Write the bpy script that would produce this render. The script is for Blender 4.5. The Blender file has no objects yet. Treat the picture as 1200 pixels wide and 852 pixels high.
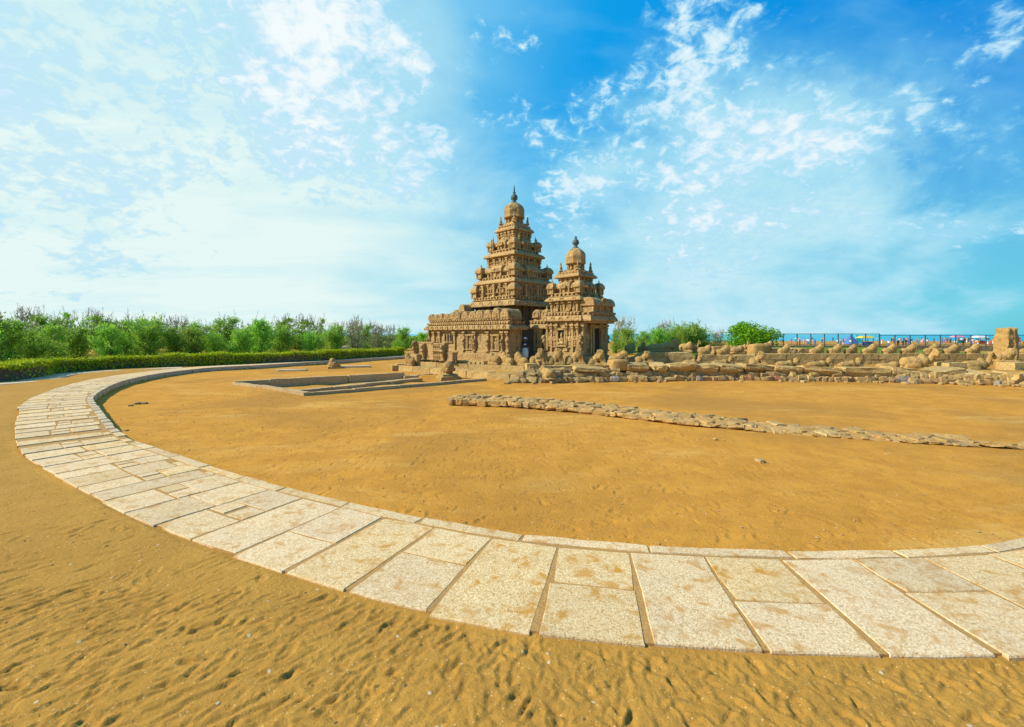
import bpy, bmesh, math, random
import numpy as np
from mathutils import Vector, Matrix, noise as mnoise
R = math.radians
rng = random.Random(7)
nrs = np.random.RandomState(11)
scene = bpy.context.scene
C = scene.collection
# ------------------------------------------------------------------ camera
CAM_H, F, HOR = 3.0, 533.0, 391.5          # eye height (m), focal length and horizon row of the 1200 px photograph
cam = bpy.data.cameras.new('camera'); cam_o = bpy.data.objects.new('camera', cam); C.objects.link(cam_o)
cam_o.location = (0, 0, CAM_H); cam_o.rotation_euler = (R(90), 0, 0)
cam.sensor_width = 36; cam.lens = 36 * F / 1200; cam.shift_y = -(426 - HOR) / 1200
cam.clip_start = 0.1; cam.clip_end = 20000
scene.camera = cam_o
# ------------------------------------------------------------------ light, view
scene.view_settings.view_transform = 'Standard'; scene.view_settings.look = 'None'
scene.view_settings.exposure = 0.2; scene.view_settings.gamma = 1
SUN_DIR = Vector((-0.78, -0.12, 0.62)).normalized()       # towards the sun: left, a little behind the camera
sun = bpy.data.lights.new('sun', 'SUN'); sun.energy = 5.0; sun.angle = R(0.5); sun.color = (1.0, 0.93, 0.80)
sun_o = bpy.data.objects.new('sun', sun); C.objects.link(sun_o)
sun_o.rotation_euler = (-SUN_DIR).to_track_quat('-Z', 'Y').to_euler()

class NT:
    """tiny node-tree helper"""
    def __init__(s, tree): s.t = tree; s.n = tree.nodes; s.l = tree.links
    def new(s, typ, **kw):
        n = s.n.new(typ)
        for k, v in kw.items(): setattr(n, k, v)
        return n
    def put(s, sock, v):
        if isinstance(v, bpy.types.NodeSocket): s.l.new(v, sock)
        elif v is not None: sock.default_value = v
    def m(s, op, a, b=None, c=None, clamp=False):
        n = s.new('ShaderNodeMath', operation=op, use_clamp=clamp)
        for i, v in enumerate((a, b, c)): s.put(n.inputs[i], v)
        return n.outputs[0]
    def vm(s, op, a, b=None):
        n = s.new('ShaderNodeVectorMath', operation=op); s.put(n.inputs[0], a); s.put(n.inputs[1], b)
        return n.outputs['Value'] if op in ('DOT_PRODUCT', 'LENGTH') else n.outputs[0]
    def ss(s, v, lo, hi, a=0.0, b=1.0):
        n = s.new('ShaderNodeMapRange', interpolation_type='SMOOTHSTEP'); s.put(n.inputs['Value'], v)
        for k, x in zip(('From Min', 'From Max', 'To Min', 'To Max'), (lo, hi, a, b)): n.inputs[k].default_value = x
        return n.outputs[0]
    def mix(s, f, a, b, blend='MIX'):
        n = s.new('ShaderNodeMix', data_type='RGBA', blend_type=blend)
        s.put(n.inputs[0], f); s.put(n.inputs[6], a); s.put(n.inputs[7], b); return n.outputs[2]
    def noise(s, vec, scale, detail=4, rough=0.55, dist=0.0, out=0):
        n = s.new('ShaderNodeTexNoise'); s.put(n.inputs['Vector'], vec); n.inputs['Scale'].default_value = scale
        n.inputs['Detail'].default_value = detail; n.inputs['Roughness'].default_value = rough
        n.inputs['Distortion'].default_value = dist; return n.outputs[out]
    def voro(s, vec, scale, feature='F1', out='Distance', rnd=1.0):
        n = s.new('ShaderNodeTexVoronoi', feature=feature); s.put(n.inputs['Vector'], vec)
        n.inputs['Scale'].default_value = scale; n.inputs['Randomness'].default_value = rnd; return n.outputs[out]
    def xyz(s, x, y, z):
        n = s.new('ShaderNodeCombineXYZ')
        for i, v in enumerate((x, y, z)): s.put(n.inputs[i], v)
        return n.outputs[0]

def col(r, g, b): return (r, g, b, 1.0)
def srgb(r, g, b):
    f = lambda c: (c / 255 / 12.92) if c / 255 < 0.04045 else ((c / 255 + 0.055) / 1.055) ** 2.4
    return (f(r), f(g), f(b), 1.0)

def build_world():
    w = bpy.data.worlds.new('World'); scene.world = w; w.use_nodes = True
    t = NT(w.node_tree); t.n.clear()
    out = t.new('ShaderNodeOutputWorld'); bg = t.new('ShaderNodeBackground')
    t.l.new(bg.outputs[0], out.inputs[0]); bg.inputs['Strength'].default_value = 0.088
    sky = t.new('ShaderNodeTexSky', sky_type='NISHITA'); sky.sun_disc = False
    sky.sun_elevation = math.asin(SUN_DIR.z); sky.sun_rotation = math.atan2(SUN_DIR.x, SUN_DIR.y)
    sky.air_density = 1.0; sky.dust_density = 0.6; sky.ozone_density = 2.0
    d = t.new('ShaderNodeTexCoord').outputs['Generated']
    sp = t.new('ShaderNodeSeparateXYZ'); t.l.new(d, sp.inputs[0]); x, y, z = sp.outputs
    zc = t.m('MAXIMUM', z, 0.0)
    S10 = lambda r, g, b_: tuple(v * 10 for v in srgb(r, g, b_)[:3]) + (1,)
    def near(c, lo, hi, a=0.0, b_=1.0):
        v = Vector(c).normalized(); return t.ss(t.vm('DOT_PRODUCT', d, tuple(v)), lo, hi, a, b_)
    # clear-air colours: deep azure away from the sun, lighter towards it, pale turquoise over the sea
    sunny = near((-0.88, 0.42, 0.22), -0.35, 0.75)
    clear = t.mix(sunny, S10(0, 140, 228), S10(20, 172, 244))
    low = t.mix(sunny, S10(112, 202, 222), S10(196, 232, 232))
    grad = t.mix(t.ss(zc, 0.0, 0.36), low, clear)
    hs = t.new('ShaderNodeHueSaturation'); t.put(hs.inputs['Color'], sky.outputs[0]); hs.inputs['Saturation'].default_value = 1.3
    base = t.mix(0.88, t.mix(1.0, hs.outputs[0], col(0.10, 1.15, 1.25), 'MULTIPLY'), grad)
    def film(f, c, thin, thick):
        """thin cloud: sky-tinted where sheer, white where dense"""
        return t.mix(t.m('MULTIPLY_ADD', f, 1.3, -0.3, True), t.mix(t.m('MULTIPLY', f, 1.7, None, True), c, thin), thick)
    P = t.xyz(t.m('DIVIDE', x, t.m('ADD', zc, 0.40)), t.m('DIVIDE', y, t.m('ADD', zc, 0.40)), 0.0)
    pu, pv = t.m('DIVIDE', x, t.m('ADD', zc, 0.22)), t.m('DIVIDE', y, t.m('ADD', zc, 0.22))
    Ps = t.xyz(t.m('MULTIPLY_ADD', pv, -0.55, pu), t.m('MULTIPLY', pv, 2.0), 3.0)
    # veil of thin high cloud on the sun's side
    vn = t.noise(Ps, 0.9, 8, 0.58, 0.5)
    n3 = t.noise(Ps, 1.7, 6, 0.55, 0.3); n3b = t.m('SUBTRACT', t.noise(P, 2.2, 6, 0.6, 0.4), 0.5)
    def soft(c_, lo, hi, k):
        v = Vector(c_).normalized(); return t.ss(t.m('MULTIPLY_ADD', n3b, k, t.vm('DOT_PRODUCT', d, tuple(v))), lo, hi)
    veil = soft((-0.90, 0.42, 0.10), 0.22, 0.88, 0.38)
    veil = t.m('MULTIPLY', t.m('MULTIPLY', veil, t.ss(zc, 0.22, 0.52, 1.0, 0.72)), t.ss(vn, 0.30, 0.64, 0.80, 1.16), clamp=True)
    c = film(t.m('MULTIPLY', veil, 0.96), base, S10(150, 220, 240), S10(233, 249, 245))
    # milky fan of thin cloud on the right, fraying upwards
    n1 = t.noise(P, 4.3, 9, 0.62, 0.25); n2 = t.noise(P, 24.0, 6, 0.62, 0.4)
    nn = t.m('MULTIPLY_ADD', n2, 0.42, t.m('MULTIPLY', n1, 0.62))
    def patch(c_, lo, hi, a, b_, amt, gain=0.40):
        mk = near(c_, lo, hi); v = t.m('ADD', nn, t.m('MULTIPLY', t.m('SUBTRACT', mk, 1.0), gain))
        return t.m('MULTIPLY', t.ss(v, a, b_), amt)
    fan = t.m('MULTIPLY', soft((0.46, 1, 0.15), 0.875, 1.02, 0.16), t.ss(n1, 0.25, 0.75, 0.55, 0.95))
    c = film(fan, c, S10(138, 216, 240), S10(214, 240, 246))
    ps = [patch((-0.40, 1, 0.54), 0.955, 0.997, 0.36, 0.60, 0.95), patch((-0.26, 1, 0.43), 0.975, 0.9985, 0.40, 0.66, 0.85), patch((-0.60, 1, 0.62), 0.955, 0.999, 0.46, 0.62, 0.9), patch((-0.30, 1, 0.44), 0.980, 0.9995, 0.46, 0.62, 0.85),
          patch((0.46, 1, 0.42), 0.915, 0.995, 0.43, 0.64, 0.86), patch((0.18, 1, 0.36), 0.95, 0.998, 0.46, 0.64, 0.75), patch((0.37, 1, 0.64), 0.983, 0.9995, 0.47, 0.70, 0.9),
          patch((0.95, 1, 0.45), 0.92, 0.998, 0.50, 0.70, 0.7), patch((-1.15, 1, 0.62), 0.86, 0.99, 0.44, 0.68, 0.75), patch((0.0, 1, 0.55), 0.95, 0.998, 0.54, 0.68, 0.75)]
    a = ps[0]
    for q in ps[1:]: a = t.m('MAXIMUM', a, q)
    wisp = t.m('MULTIPLY', t.ss(n3, 0.50, 0.74), t.ss(zc, 0.05, 0.25, 0.0, 0.16))
    a = t.m('MAXIMUM', a, wisp, clamp=True)
    c = film(a, c, S10(150, 216, 246), S10(246, 252, 252))
    t.l.new(c, bg.inputs['Color'])
build_world()

# ------------------------------------------------------------------ helpers
def gp(px, py, z=0.0):
    """ground point on the plane at height z that the surveyed bearing meets"""
    Y = (CAM_H - z) * F / (py - HOR); return Vector(((px - 600) / F * Y, Y, z))
def ap(px, Y, py=None):
    return Vector(((px - 600) / F * Y, Y, 0 if py is None else CAM_H - (py - HOR) / F * Y))
def link(o, parent=None):
    C.objects.link(o)
    if parent is not None: o.parent = parent
    return o
def tag(o, label, cat, group=None, kind=None):
    if label: o['label'] = label
    if cat: o['category'] = cat
    if group: o['group'] = group
    if kind: o['kind'] = kind
    return o
def thing(name, label, cat, loc=(0, 0, 0), rz=0.0, group=None):
    o = bpy.data.objects.new(name, None); link(o); o.empty_display_size = 0.3
    o.location = loc; o.rotation_euler = (0, 0, rz); return tag(o, label, cat, group)
def inst(name, me, parent=None, loc=(0, 0, 0), rz=0.0, sc=1.0, rot=None):
    o = bpy.data.objects.new(name, me); link(o, parent); o.location = loc
    o.rotation_euler = rot if rot else (0, 0, rz); o.scale = (sc, sc, sc) if not hasattr(sc, '__len__') else sc
    return o
def copy_tree(o, parent=None):
    kids = [k for k in o.children]
    c = o.copy(); C.objects.link(c); c.parent = parent
    for k in kids: copy_tree(k, c)
    return c

class MB:
    """collects boxes, lofts and lathes; build() links them as ONE mesh object"""
    def __init__(s): s.bm = bmesh.new()
    def box(s, c, h, rz=0.0, top=1.0, rot=None):
        """centre, half sizes; top = taper of the upper face"""
        ca, sa = math.cos(rz), math.sin(rz); vs = []
        for k in (-1, 1):
            f = top if k > 0 else 1.0
            for i, j in ((-1, -1), (1, -1), (1, 1), (-1, 1)):
                x, y, z = i * h[0] * f, j * h[1] * f, k * h[2]
                v = Vector((x, y, z))
                if rot is not None: v = rot @ v
                vs.append(s.bm.verts.new((c[0] + ca * v.x - sa * v.y, c[1] + sa * v.x + ca * v.y, c[2] + v.z)))
        for f in ((3, 2, 1, 0), (4, 5, 6, 7), (0, 1, 5, 4), (1, 2, 6, 5), (2, 3, 7, 6), (3, 0, 4, 7)):
            s.bm.faces.new([vs[i] for i in f])
    def rings(s, rings, cap=True, close=True):
        rv = [[s.bm.verts.new(p) for p in r] for r in rings]; n = len(rv[0])
        for a, b in zip(rv, rv[1:]):
            for i in range(n if close else n - 1):
                j = (i + 1) % n; s.bm.faces.new((a[i], a[j], b[j], b[i]))
        if cap:
            s.bm.faces.new(rv[0][::-1]); s.bm.faces.new(rv[-1])
    def loft(s, prof, cx=0.0, cy=0.0, hx=0.0, hy=0.0, n=1):
        """rectangular loft; prof = [(offset, z)]; n = pieces per side"""
        rs = []
        for o, z in prof:
            a, b = hx + o, hy + o; r = []
            cs = [(-a, -b), (a, -b), (a, b), (-a, b)]
            for i in range(4):
                p, q = cs[i], cs[(i + 1) % 4]
                for k in range(n):
                    t = k / n; r.append((cx + p[0] + (q[0] - p[0]) * t, cy + p[1] + (q[1] - p[1]) * t, z))
            rs.append(r)
        s.rings(rs)
    def lathe(s, prof, n=8, cx=0.0, cy=0.0, ph=0.0):
        s.rings([[(cx + r * math.cos(ph + 2 * math.pi * i / n), cy + r * math.sin(ph + 2 * math.pi * i / n), z) for i in range(n)] for r, z in prof])
    def barrel(s, c, L, w, h, rz=0.0, seg=8, over=0.0):
        """barrel vault along local x: length L, half width w, rise h"""
        ca, sa = math.cos(rz), math.sin(rz); rs = []
        for x in (-L / 2, -L / 2 + 0.04, L / 2 - 0.04, L / 2):
            k = 0.93 if abs(x) > L / 2 - 0.02 else 1.0; r = []
            for i in range(seg + 1):
                t = math.pi * i / seg; yy = w * math.cos(t) * k; zz = h * (max(math.sin(t), 0) ** 0.8) * k
                r.append((c[0] + ca * x - sa * yy, c[1] + sa * x + ca * yy, c[2] + zz))
            rs.append(r)
        s.rings(rs)
    def mesh(s, name, mat=None, wx=None, smooth=False, seed=0.0):
        bm = s.bm
        if wx:
            mx, amp, fr = wx
            for _ in range(4):
                es = [e for e in bm.edges if e.calc_length() > mx]
                if not es: break
                bmesh.ops.subdivide_edges(bm, edges=es, cuts=1, use_grid_fill=True)
            for v in bm.verts:
                p = v.co * fr + Vector((seed, seed * 1.7, 3.1))
                v.co += mnoise.noise_vector(p) * amp + mnoise.noise_vector(p * 2.7) * amp * 0.5
        bmesh.ops.recalc_face_normals(bm, faces=bm.faces)
        me = bpy.data.meshes.new(name); bm.to_mesh(me); bm.free()
        if mat: me.materials.append(mat)
        if smooth: me.polygons.foreach_set('use_smooth', [True] * len(me.polygons))
        return me
    def build(s, name, mat, parent=None, loc=(0, 0, 0), rz=0.0, wx=None, smooth=False, seed=0.0):
        return inst(name, s.mesh(name, mat, wx, smooth, seed), parent, loc, rz)

def bm_from(verts, faces, name, mat=None, smooth=False):
    me = bpy.data.meshes.new(name); me.from_pydata([tuple(v) for v in verts], [], faces); me.update()
    if mat: me.materials.append(mat)
    if smooth: me.polygons.foreach_set('use_smooth', [True] * len(me.polygons))
    return me

def rock_mesh(name, mat, cuts=1, amp=0.16, sd=0.0, boxy=0.72, smooth=False):
    """weathered block of about unit half size"""
    bm = bmesh.new(); bmesh.ops.create_cube(bm, size=2)
    if cuts: bmesh.ops.subdivide_edges(bm, edges=bm.edges[:], cuts=cuts, use_grid_fill=True)
    for v in bm.verts:
        p = v.co.copy(); q = p.normalized() * 1.25; v.co = p * boxy + q * (1 - boxy)
        v.co += mnoise.noise_vector(p * 0.9 + Vector((sd, sd * 2.3, -sd))) * amp
        v.co += mnoise.noise_vector(p * 2.6 + Vector((sd, 5.0, sd))) * amp * 0.45
    me = bpy.data.meshes.new(name); bm.to_mesh(me); bm.free(); me.materials.append(mat)
    if smooth: me.polygons.foreach_set('use_smooth', [True] * len(me.polygons))
    return me

def blob_mesh(name, parts, voxel, mat, amp=0.02, fr=4.0, sd=0.0, smooth_it=1):
    """one continuous carved stone: ellipsoids ('e') and blocks ('b') fused by a voxel remesh"""
    bm = bmesh.new()
    for kind, c, r, *rest in parts:
        rot = Matrix.Identity(4)
        if rest: rot = Matrix.Rotation(R(rest[0]), 4, 'Y')
        if len(rest) > 1: rot = Matrix.Rotation(R(rest[1]), 4, 'Z') @ rot
        M = Matrix.Translation(c) @ rot @ Matrix.Diagonal((*r, 1))
        if kind == 'e': bmesh.ops.create_icosphere(bm, subdivisions=3, radius=1, matrix=M)
        else: bmesh.ops.create_cube(bm, size=2, matrix=M)
    me = bpy.data.meshes.new('tmp'); bm.to_mesh(me); bm.free()
    o = bpy.data.objects.new('tmp', me); C.objects.link(o)
    rm = o.modifiers.new('r', 'REMESH'); rm.mode = 'VOXEL'; rm.voxel_size = voxel
    sm = o.modifiers.new('s', 'SMOOTH'); sm.iterations = smooth_it; sm.factor = 0.5
    dg = bpy.context.evaluated_depsgraph_get(); dg.update()
    res = bpy.data.meshes.new_from_object(o.evaluated_get(dg)); res.name = name
    bpy.data.objects.remove(o); bpy.data.meshes.remove(me)
    if amp:
        for v in res.vertices:
            p = v.co * fr + Vector((sd, sd, sd))
            v.co += mnoise.noise_vector(p) * amp + mnoise.noise_vector(p * 2.6) * amp * 0.9
    res.materials.clear(); res.materials.append(mat)
    res.polygons.foreach_set('use_smooth', [True] * len(res.polygons))
    return res

# ------------------------------------------------------------------ materials
def new_mat(name):
    m = bpy.data.materials.new(name); m.use_nodes = True; t = NT(m.node_tree); t.n.clear()
    out = t.new('ShaderNodeOutputMaterial'); b = t.new('ShaderNodeBsdfPrincipled'); t.l.new(b.outputs[0], out.inputs[0])
    b.inputs['Specular IOR Level'].default_value = 0.2
    return m, t, b
def bump(t, b, h, strength, dist, prev=None):
    n = t.new('ShaderNodeBump'); n.inputs['Strength'].default_value = strength; n.inputs['Distance'].default_value = dist
    t.put(n.inputs['Height'], h)
    if prev is not None: t.l.new(prev, n.inputs['Normal'])
    t.l.new(n.outputs[0], b.inputs['Normal']); return n.outputs[0]
def wpos(t): return t.new('ShaderNodeNewGeometry').outputs['Position']

def stone_mat(name, c1, c2, stain, dark, fs=1.0, bs=0.6, bd=0.05, stain_amt=0.6, dark_amt=0.6, rnd=0.12, rough=0.92):
    m, t, b = new_mat(name); P = wpos(t)
    n1 = t.noise(P, 0.9 * fs, 6, 0.6, 0.4); n2 = t.noise(P, 6 * fs, 7, 0.65); n3 = t.noise(P, 2.2 * fs, 5, 0.6, 0.8)
    zs = t.vm('MULTIPLY', P, (1, 1, 0.35)); n4 = t.noise(zs, 3.1 * fs, 6, 0.7, 0.3)
    c = t.mix(t.ss(n2, 0.3, 0.72), c1, c2)
    c = t.mix(t.m('MULTIPLY', t.ss(n1, 0.42, 0.68), stain_amt), c, stain)
    c = t.mix(t.m('MULTIPLY', t.ss(n4, 0.52, 0.70), dark_amt), c, dark)
    c = t.mix(t.m('MULTIPLY', t.ss(t.noise(P, 4.6 * fs, 6, 0.78, 0.3), 0.575, 0.635), dark_amt * 0.85), c, dark)
    oi = t.new('ShaderNodeObjectInfo').outputs['Random']
    hs = t.new('ShaderNodeHueSaturation'); t.put(hs.inputs['Color'], c)
    t.put(hs.inputs['Value'], t.m('MULTIPLY_ADD', oi, 2 * rnd, 1 - rnd))
    t.l.new(hs.outputs[0], b.inputs['Base Color']); b.inputs['Roughness'].default_value = rough
    h = t.m('ADD', t.m('MULTIPLY', n2, 0.5), t.m('ADD', n3, t.m('MULTIPLY', t.noise(P, 26 * fs, 4, 0.6), 0.25)))
    bump(t, b, h, bs, bd); return m

M_TEMPLE = stone_mat('temple_stone', col(.58, .385, .160), col(.41, .255, .095), col(.44, .25, .095), col(.062, .037, .022), 1.3, 1.0, 0.14, 0.55, 0.85, 0.09)
M_STATUE = stone_mat('statue_stone', col(.50, .315, .105), col(.40, .24, .072), col(.44, .245, .08), col(.20, .115, .05), 1.8, 0.9, 0.08, 0.5, 0.55, 0.13)
M_BLOCK = stone_mat('ruin_block_stone', col(.58, .40, .155), col(.45, .29, .10), col(.50, .30, .095), col(.17, .11, .055), 1.4, 1.0, 0.10, 0.5, 0.6, 0.18)
M_RUBBLE = stone_mat('rubble_stone', col(.46, .31, .135), col(.36, .23, .09), col(.44, .25, .075), col(.15, .10, .055), 2.2, 1.0, 0.06, 0.6, 0.55, 0.2)
M_FOOT = stone_mat('footing_stone', col(.57, .35, .125), col(.45, .27, .085), col(.54, .29, .07), col(.15, .095, .045), 2.4, 1.0, 0.07, 0.6, 0.6, 0.14)
M_RED = stone_mat('red_stone', col(.44, .20, .09), col(.36, .15, .06), col(.42, .21, .10), col(.2, .1, .06), 2.2, 0.8, 0.05, 0.5, 0.4, 0.1)
M_GREY = stone_mat('grey_stone', col(.34, .29, .22), col(.24, .20, .155), col(.38, .29, .18), col(.12, .10, .08), 2.2, 0.8, 0.05, 0.3, 0.4, 0.2)
M_KERB = stone_mat('kerb_granite', col(.60, .47, .30), col(.48, .37, .22), col(.54, .38, .19), col(.27, .21, .14), 1.8, 0.5, 0.02, 0.4, 0.4, 0.1)
M_BASIN = stone_mat('basin_stone', col(.58, .41, .20), col(.45, .30, .13), col(.50, .31, .115), col(.19, .14, .09), 1.5, 0.7, 0.05, 0.5, 0.55, 0.10)
M_COPPER = stone_mat('verdigris_finial', col(.12, .17, .14), col(.08, .12, .11), col(.10, .13, .12), col(.05, .06, .06), 4, 0.4, 0.02, 0.4, 0.4, 0.05, 0.7)
M_SHADED = stone_mat('shaded_recess_stone', col(.20, .125, .06), col(.13, .08, .04), col(.17, .10, .05), col(.055, .035, .025), 1.0, 0.7, 0.1, 0.5, 0.6, 0.05)  # darker temple stone; paints in the shade of recesses and niches
M_INNERSHADE = stone_mat('interior_shade', col(.06, .045, .03), col(.05, .035, .025), col(.05, .03, .02), col(.02, .015, .01), 1, 0.3, 0.02)  # near-black panels: painted shade inside doorways, niches and windows

def slab_mat():
    m, t, b = new_mat('paving_granite'); P = wpos(t)
    oi = t.new('ShaderNodeObjectInfo').outputs['Random']
    P2 = t.vm('ADD', P, t.xyz(t.m('MULTIPLY', oi, 37.0), t.m('MULTIPLY', oi, 13.0), 0.0))
    fine = t.noise(P2, 38, 5, 0.7); mid = t.noise(P2, 4.5, 5, 0.65, 0.5); big = t.noise(P2, 1.1, 4, 0.6, 0.4)
    pits = t.voro(P2, 34); 
    c = t.mix(t.ss(fine, 0.32, 0.66), col(.56, .345, .145), col(.88, .69, .415))
    c = t.mix(t.m('MULTIPLY', t.ss(t.m('MULTIPLY_ADD', big, 0.25, t.noise(P2, 24, 5, 0.72, 0.6)), 0.645, 0.76), 0.85), c, col(.47, .27, .09))
    c = t.mix(t.m('MULTIPLY', t.ss(t.noise(P2, 55, 3, 0.7), 0.60, 0.68), 0.7), c, col(.22, .15, .09))
    st = t.m('MULTIPLY', t.ss(t.m('MULTIPLY_ADD', fine, 0.35, t.m('MULTIPLY', mid, 0.75)), 0.565, 0.68), 0.9)
    c = t.mix(st, c, col(.52, .25, .05))                          # sand trodden into the surface
    c = t.mix(t.ss(big, 0.35, 0.75, 0.0, 0.30), c, col(.66, .52, .34))
    hs = t.new('ShaderNodeHueSaturation'); t.put(hs.inputs['Color'], c); t.put(hs.inputs['Value'], t.m('MULTIPLY_ADD', oi, 0.17, 0.89)); t.put(hs.inputs['Saturation'], t.m('MULTIPLY_ADD', t.m('FRACT', t.m('MULTIPLY', oi, 7.3)), 0.14, 0.98))
    t.l.new(hs.outputs[0], b.inputs['Base Color']); b.inputs['Roughness'].default_value = 0.85
    h = t.m('ADD', fine, t.m('MULTIPLY', t.ss(pits, 0.0, 0.35), 0.7))
    bump(t, b, h, 0.7, 0.014); return m
M_SLAB = slab_mat()

def sand_mat(name='sand', bed=False):
    m, t, b = new_mat(name); P = wpos(t)
    big = t.noise(P, 0.16, 5, 0.55, 0.6); mid = t.noise(P, 1.3, 6, 0.6, 0.4); fine = t.noise(P, 22, 5, 0.7); gr = t.noise(P, 95, 3, 0.7)
    inner = t.mix(t.ss(mid, 0.3, 0.7), col(.61, .280, .036), col(.49, .218, .029))
    inner = t.mix(t.m('MULTIPLY', t.ss(big, 0.46, 0.62), 0.75), inner, col(.40, .185, .03))
    inner = t.mix(t.m('MULTIPLY', t.ss(t.noise(t.vm('MULTIPLY', P, (0.35, 1.0, 1.0)), 0.5, 6, 0.65, 0.8), 0.52, 0.70), 0.55), inner, col(.70, .40, .10))
    inner = t.mix(t.m('MULTIPLY', t.ss(t.noise(P, 4.5, 7, 0.78, 0.6), 0.52, 0.68), 0.6), inner, col(.36, .165, .03))
    outer = t.mix(t.ss(mid, 0.3, 0.7), col(.485, .250, .044), col(.42, .212, .036))
    outer = t.mix(t.m('MULTIPLY', t.ss(big, 0.40, 0.66), 0.45), outer, col(.36, .18, .032))
    if bed: c = t.mix(0.55, inner, col(.37, .25, .12))
    else:
        at = t.new('ShaderNodeAttribute', attribute_name='inside').outputs['Fac']
        c = t.mix(at, outer, inner)
    c = t.mix(t.m('MULTIPLY', t.ss(gr, 0.5, 0.75), 0.30), c, col(.30, .15, .035))
    c = t.mix(t.m('MULTIPLY', t.ss(gr, 0.48, 0.30), 0.20), c, col(.72, .48, .17))
    # scattered grit and shell bits
    vd = t.voro(P, 9.0); vc = t.voro(P, 9.0, out='Color')
    vs = t.new('ShaderNodeSeparateColor'); t.l.new(vc, vs.inputs[0])
    spot = t.m('MULTIPLY', t.ss(vd, 0.20, 0.10), t.ss(vs.outputs[0], 0.87, 0.90))
    v2 = t.voro(P, 31.0); c2_ = t.new('ShaderNodeSeparateColor'); t.l.new(t.voro(P, 31.0, out='Color'), c2_.inputs[0])
    c = t.mix(t.m('MULTIPLY', t.m('MULTIPLY', t.ss(v2, 0.30, 0.15), t.ss(c2_.outputs[0], 0.60, 0.66)), 0.75), c, t.mix(t.ss(c2_.outputs[1], 0.45, 0.55), col(.20, .10, .03), col(.72, .50, .22)))
    c = t.mix(spot, c, t.mix(t.ss(vs.outputs[1], 0.45, 0.55), col(.18, .11, .05), col(.60, .46, .27)))
    t.l.new(c, b.inputs['Base Color']); b.inputs['Roughness'].default_value = 0.95
    b.inputs['Specular IOR Level'].default_value = 0.1
    h = t.m('ADD', t.m('MULTIPLY', t.noise(P, 9, 6, 0.66, 0.8), 0.55), t.m('ADD', t.m('MULTIPLY', fine, 0.75), t.m('ADD', t.m('MULTIPLY', gr, 0.22), t.m('MULTIPLY', spot, 0.25))))
    bump(t, b, h, 0.75, 0.032); return m
M_SAND = sand_mat(); M_BED = sand_mat('path_bed', True)

def leaf_mat(name, c1, c2, c3, trans=0.35, fs=1.0):
    m, t, b = new_mat(name); P = wpos(t)
    oi = t.new('ShaderNodeObjectInfo').outputs['Random']
    n1 = t.noise(P, 0.9 * fs, 3, 0.6); n2 = t.noise(P, 7 * fs, 2, 0.6)
    c = t.mix(t.ss(n2, 0.35, 0.68), c1, c2)
    c = t.mix(t.m('MULTIPLY', t.ss(n1, 0.42, 0.66), 0.75), c, c3)
    hs = t.new('ShaderNodeHueSaturation'); t.put(hs.inputs['Color'], c)
    t.put(hs.inputs['Value'], t.m('MULTIPLY_ADD', oi, 0.35, 0.82)); t.put(hs.inputs['Hue'], t.m('MULTIPLY_ADD', oi, 0.03, 0.485))
    t.l.new(hs.outputs[0], b.inputs['Base Color']); b.inputs['Roughness'].default_value = 0.6
    tr = t.new('ShaderNodeBsdfTranslucent'); t.l.new(hs.outputs[0], tr.inputs['Color'])
    mx = t.new('ShaderNodeMixShader'); mx.inputs[0].default_value = trans
    t.l.new(b.outputs[0], mx.inputs[1]); t.l.new(tr.outputs[0], mx.inputs[2])
    t.l.new(mx.outputs[0], [n for n in t.n if n.type == 'OUTPUT_MATERIAL'][0].inputs[0])
    return m
M_NEEDLE = leaf_mat('casuarina_needles', col(.32, .55, .05), col(.18, .40, .04), col(.48, .66, .09), .45)
M_NEEDLE_DRY = leaf_mat('dry_needles', col(.36, .40, .19), col(.25, .36, .11), col(.46, .43, .28), 0.4)
M_LEAF = leaf_mat('broad_leaves', col(.17, .40, .010), col(.09, .27, .010), col(.30, .50, .012), 0.4, 1.5)
M_HEDGE = leaf_mat('hedge_leaves', col(.52, .68, .014), col(.28, .44, .012), col(.62, .70, .02), 0.4, 1.2)
M_GRASS = leaf_mat('grass_blades', col(.20, .33, .03), col(.14, .25, .03), col(.30, .34, .06), 0.3)
M_BARK = stone_mat('bark', col(.20, .15, .10), col(.14, .10, .07), col(.18, .13, .09), col(.08, .06, .04), 3, 0.6, 0.02, 0.4, 0.4, 0.2)
M_TWIG = stone_mat('bare_twigs', col(.46, .39, .30), col(.36, .30, .22), col(.42, .34, .26), col(.24, .19, .14), 3, 0.3, 0.02, 0.4, 0.3, 0.2)
M_LAWN = stone_mat('lawn_turf', col(.15, .22, .03), col(.11, .17, .03), col(.25, .19, .07), col(.08, .10, .03), 1.0, 0.6, 0.05, 0.4, 0.3, 0.0)

def flat_mat(name, c, rough=0.7, metal=0.0):
    m, t, b = new_mat(name); P = wpos(t)
    t.l.new(t.mix(t.ss(t.noise(P, 5, 4, 0.6), 0.3, 0.7), c, tuple(x * 0.8 for x in c[:3]) + (1,)), b.inputs['Base Color'])
    b.inputs['Roughness'].default_value = rough; b.inputs['Metallic'].default_value = metal; return m
def sea_mat():
    m, t, b = new_mat('sea_water'); P = wpos(t)
    sv = t.vm('MULTIPLY', P, (0.02, 0.12, 1)); n = t.noise(sv, 1.0, 5, 0.6)
    t.l.new(t.mix(t.ss(n, 0.35, 0.65), col(.0, .30, .40), col(.01, .42, .50)), b.inputs['Base Color'])
    b.inputs['Roughness'].default_value = 0.35; b.inputs['Specular IOR Level'].default_value = 0.3
    bump(t, b, t.noise(t.vm('MULTIPLY', P, (0.3, 1.0, 1)), 0.8, 6, 0.65), 0.9, 0.5); return m
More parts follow.
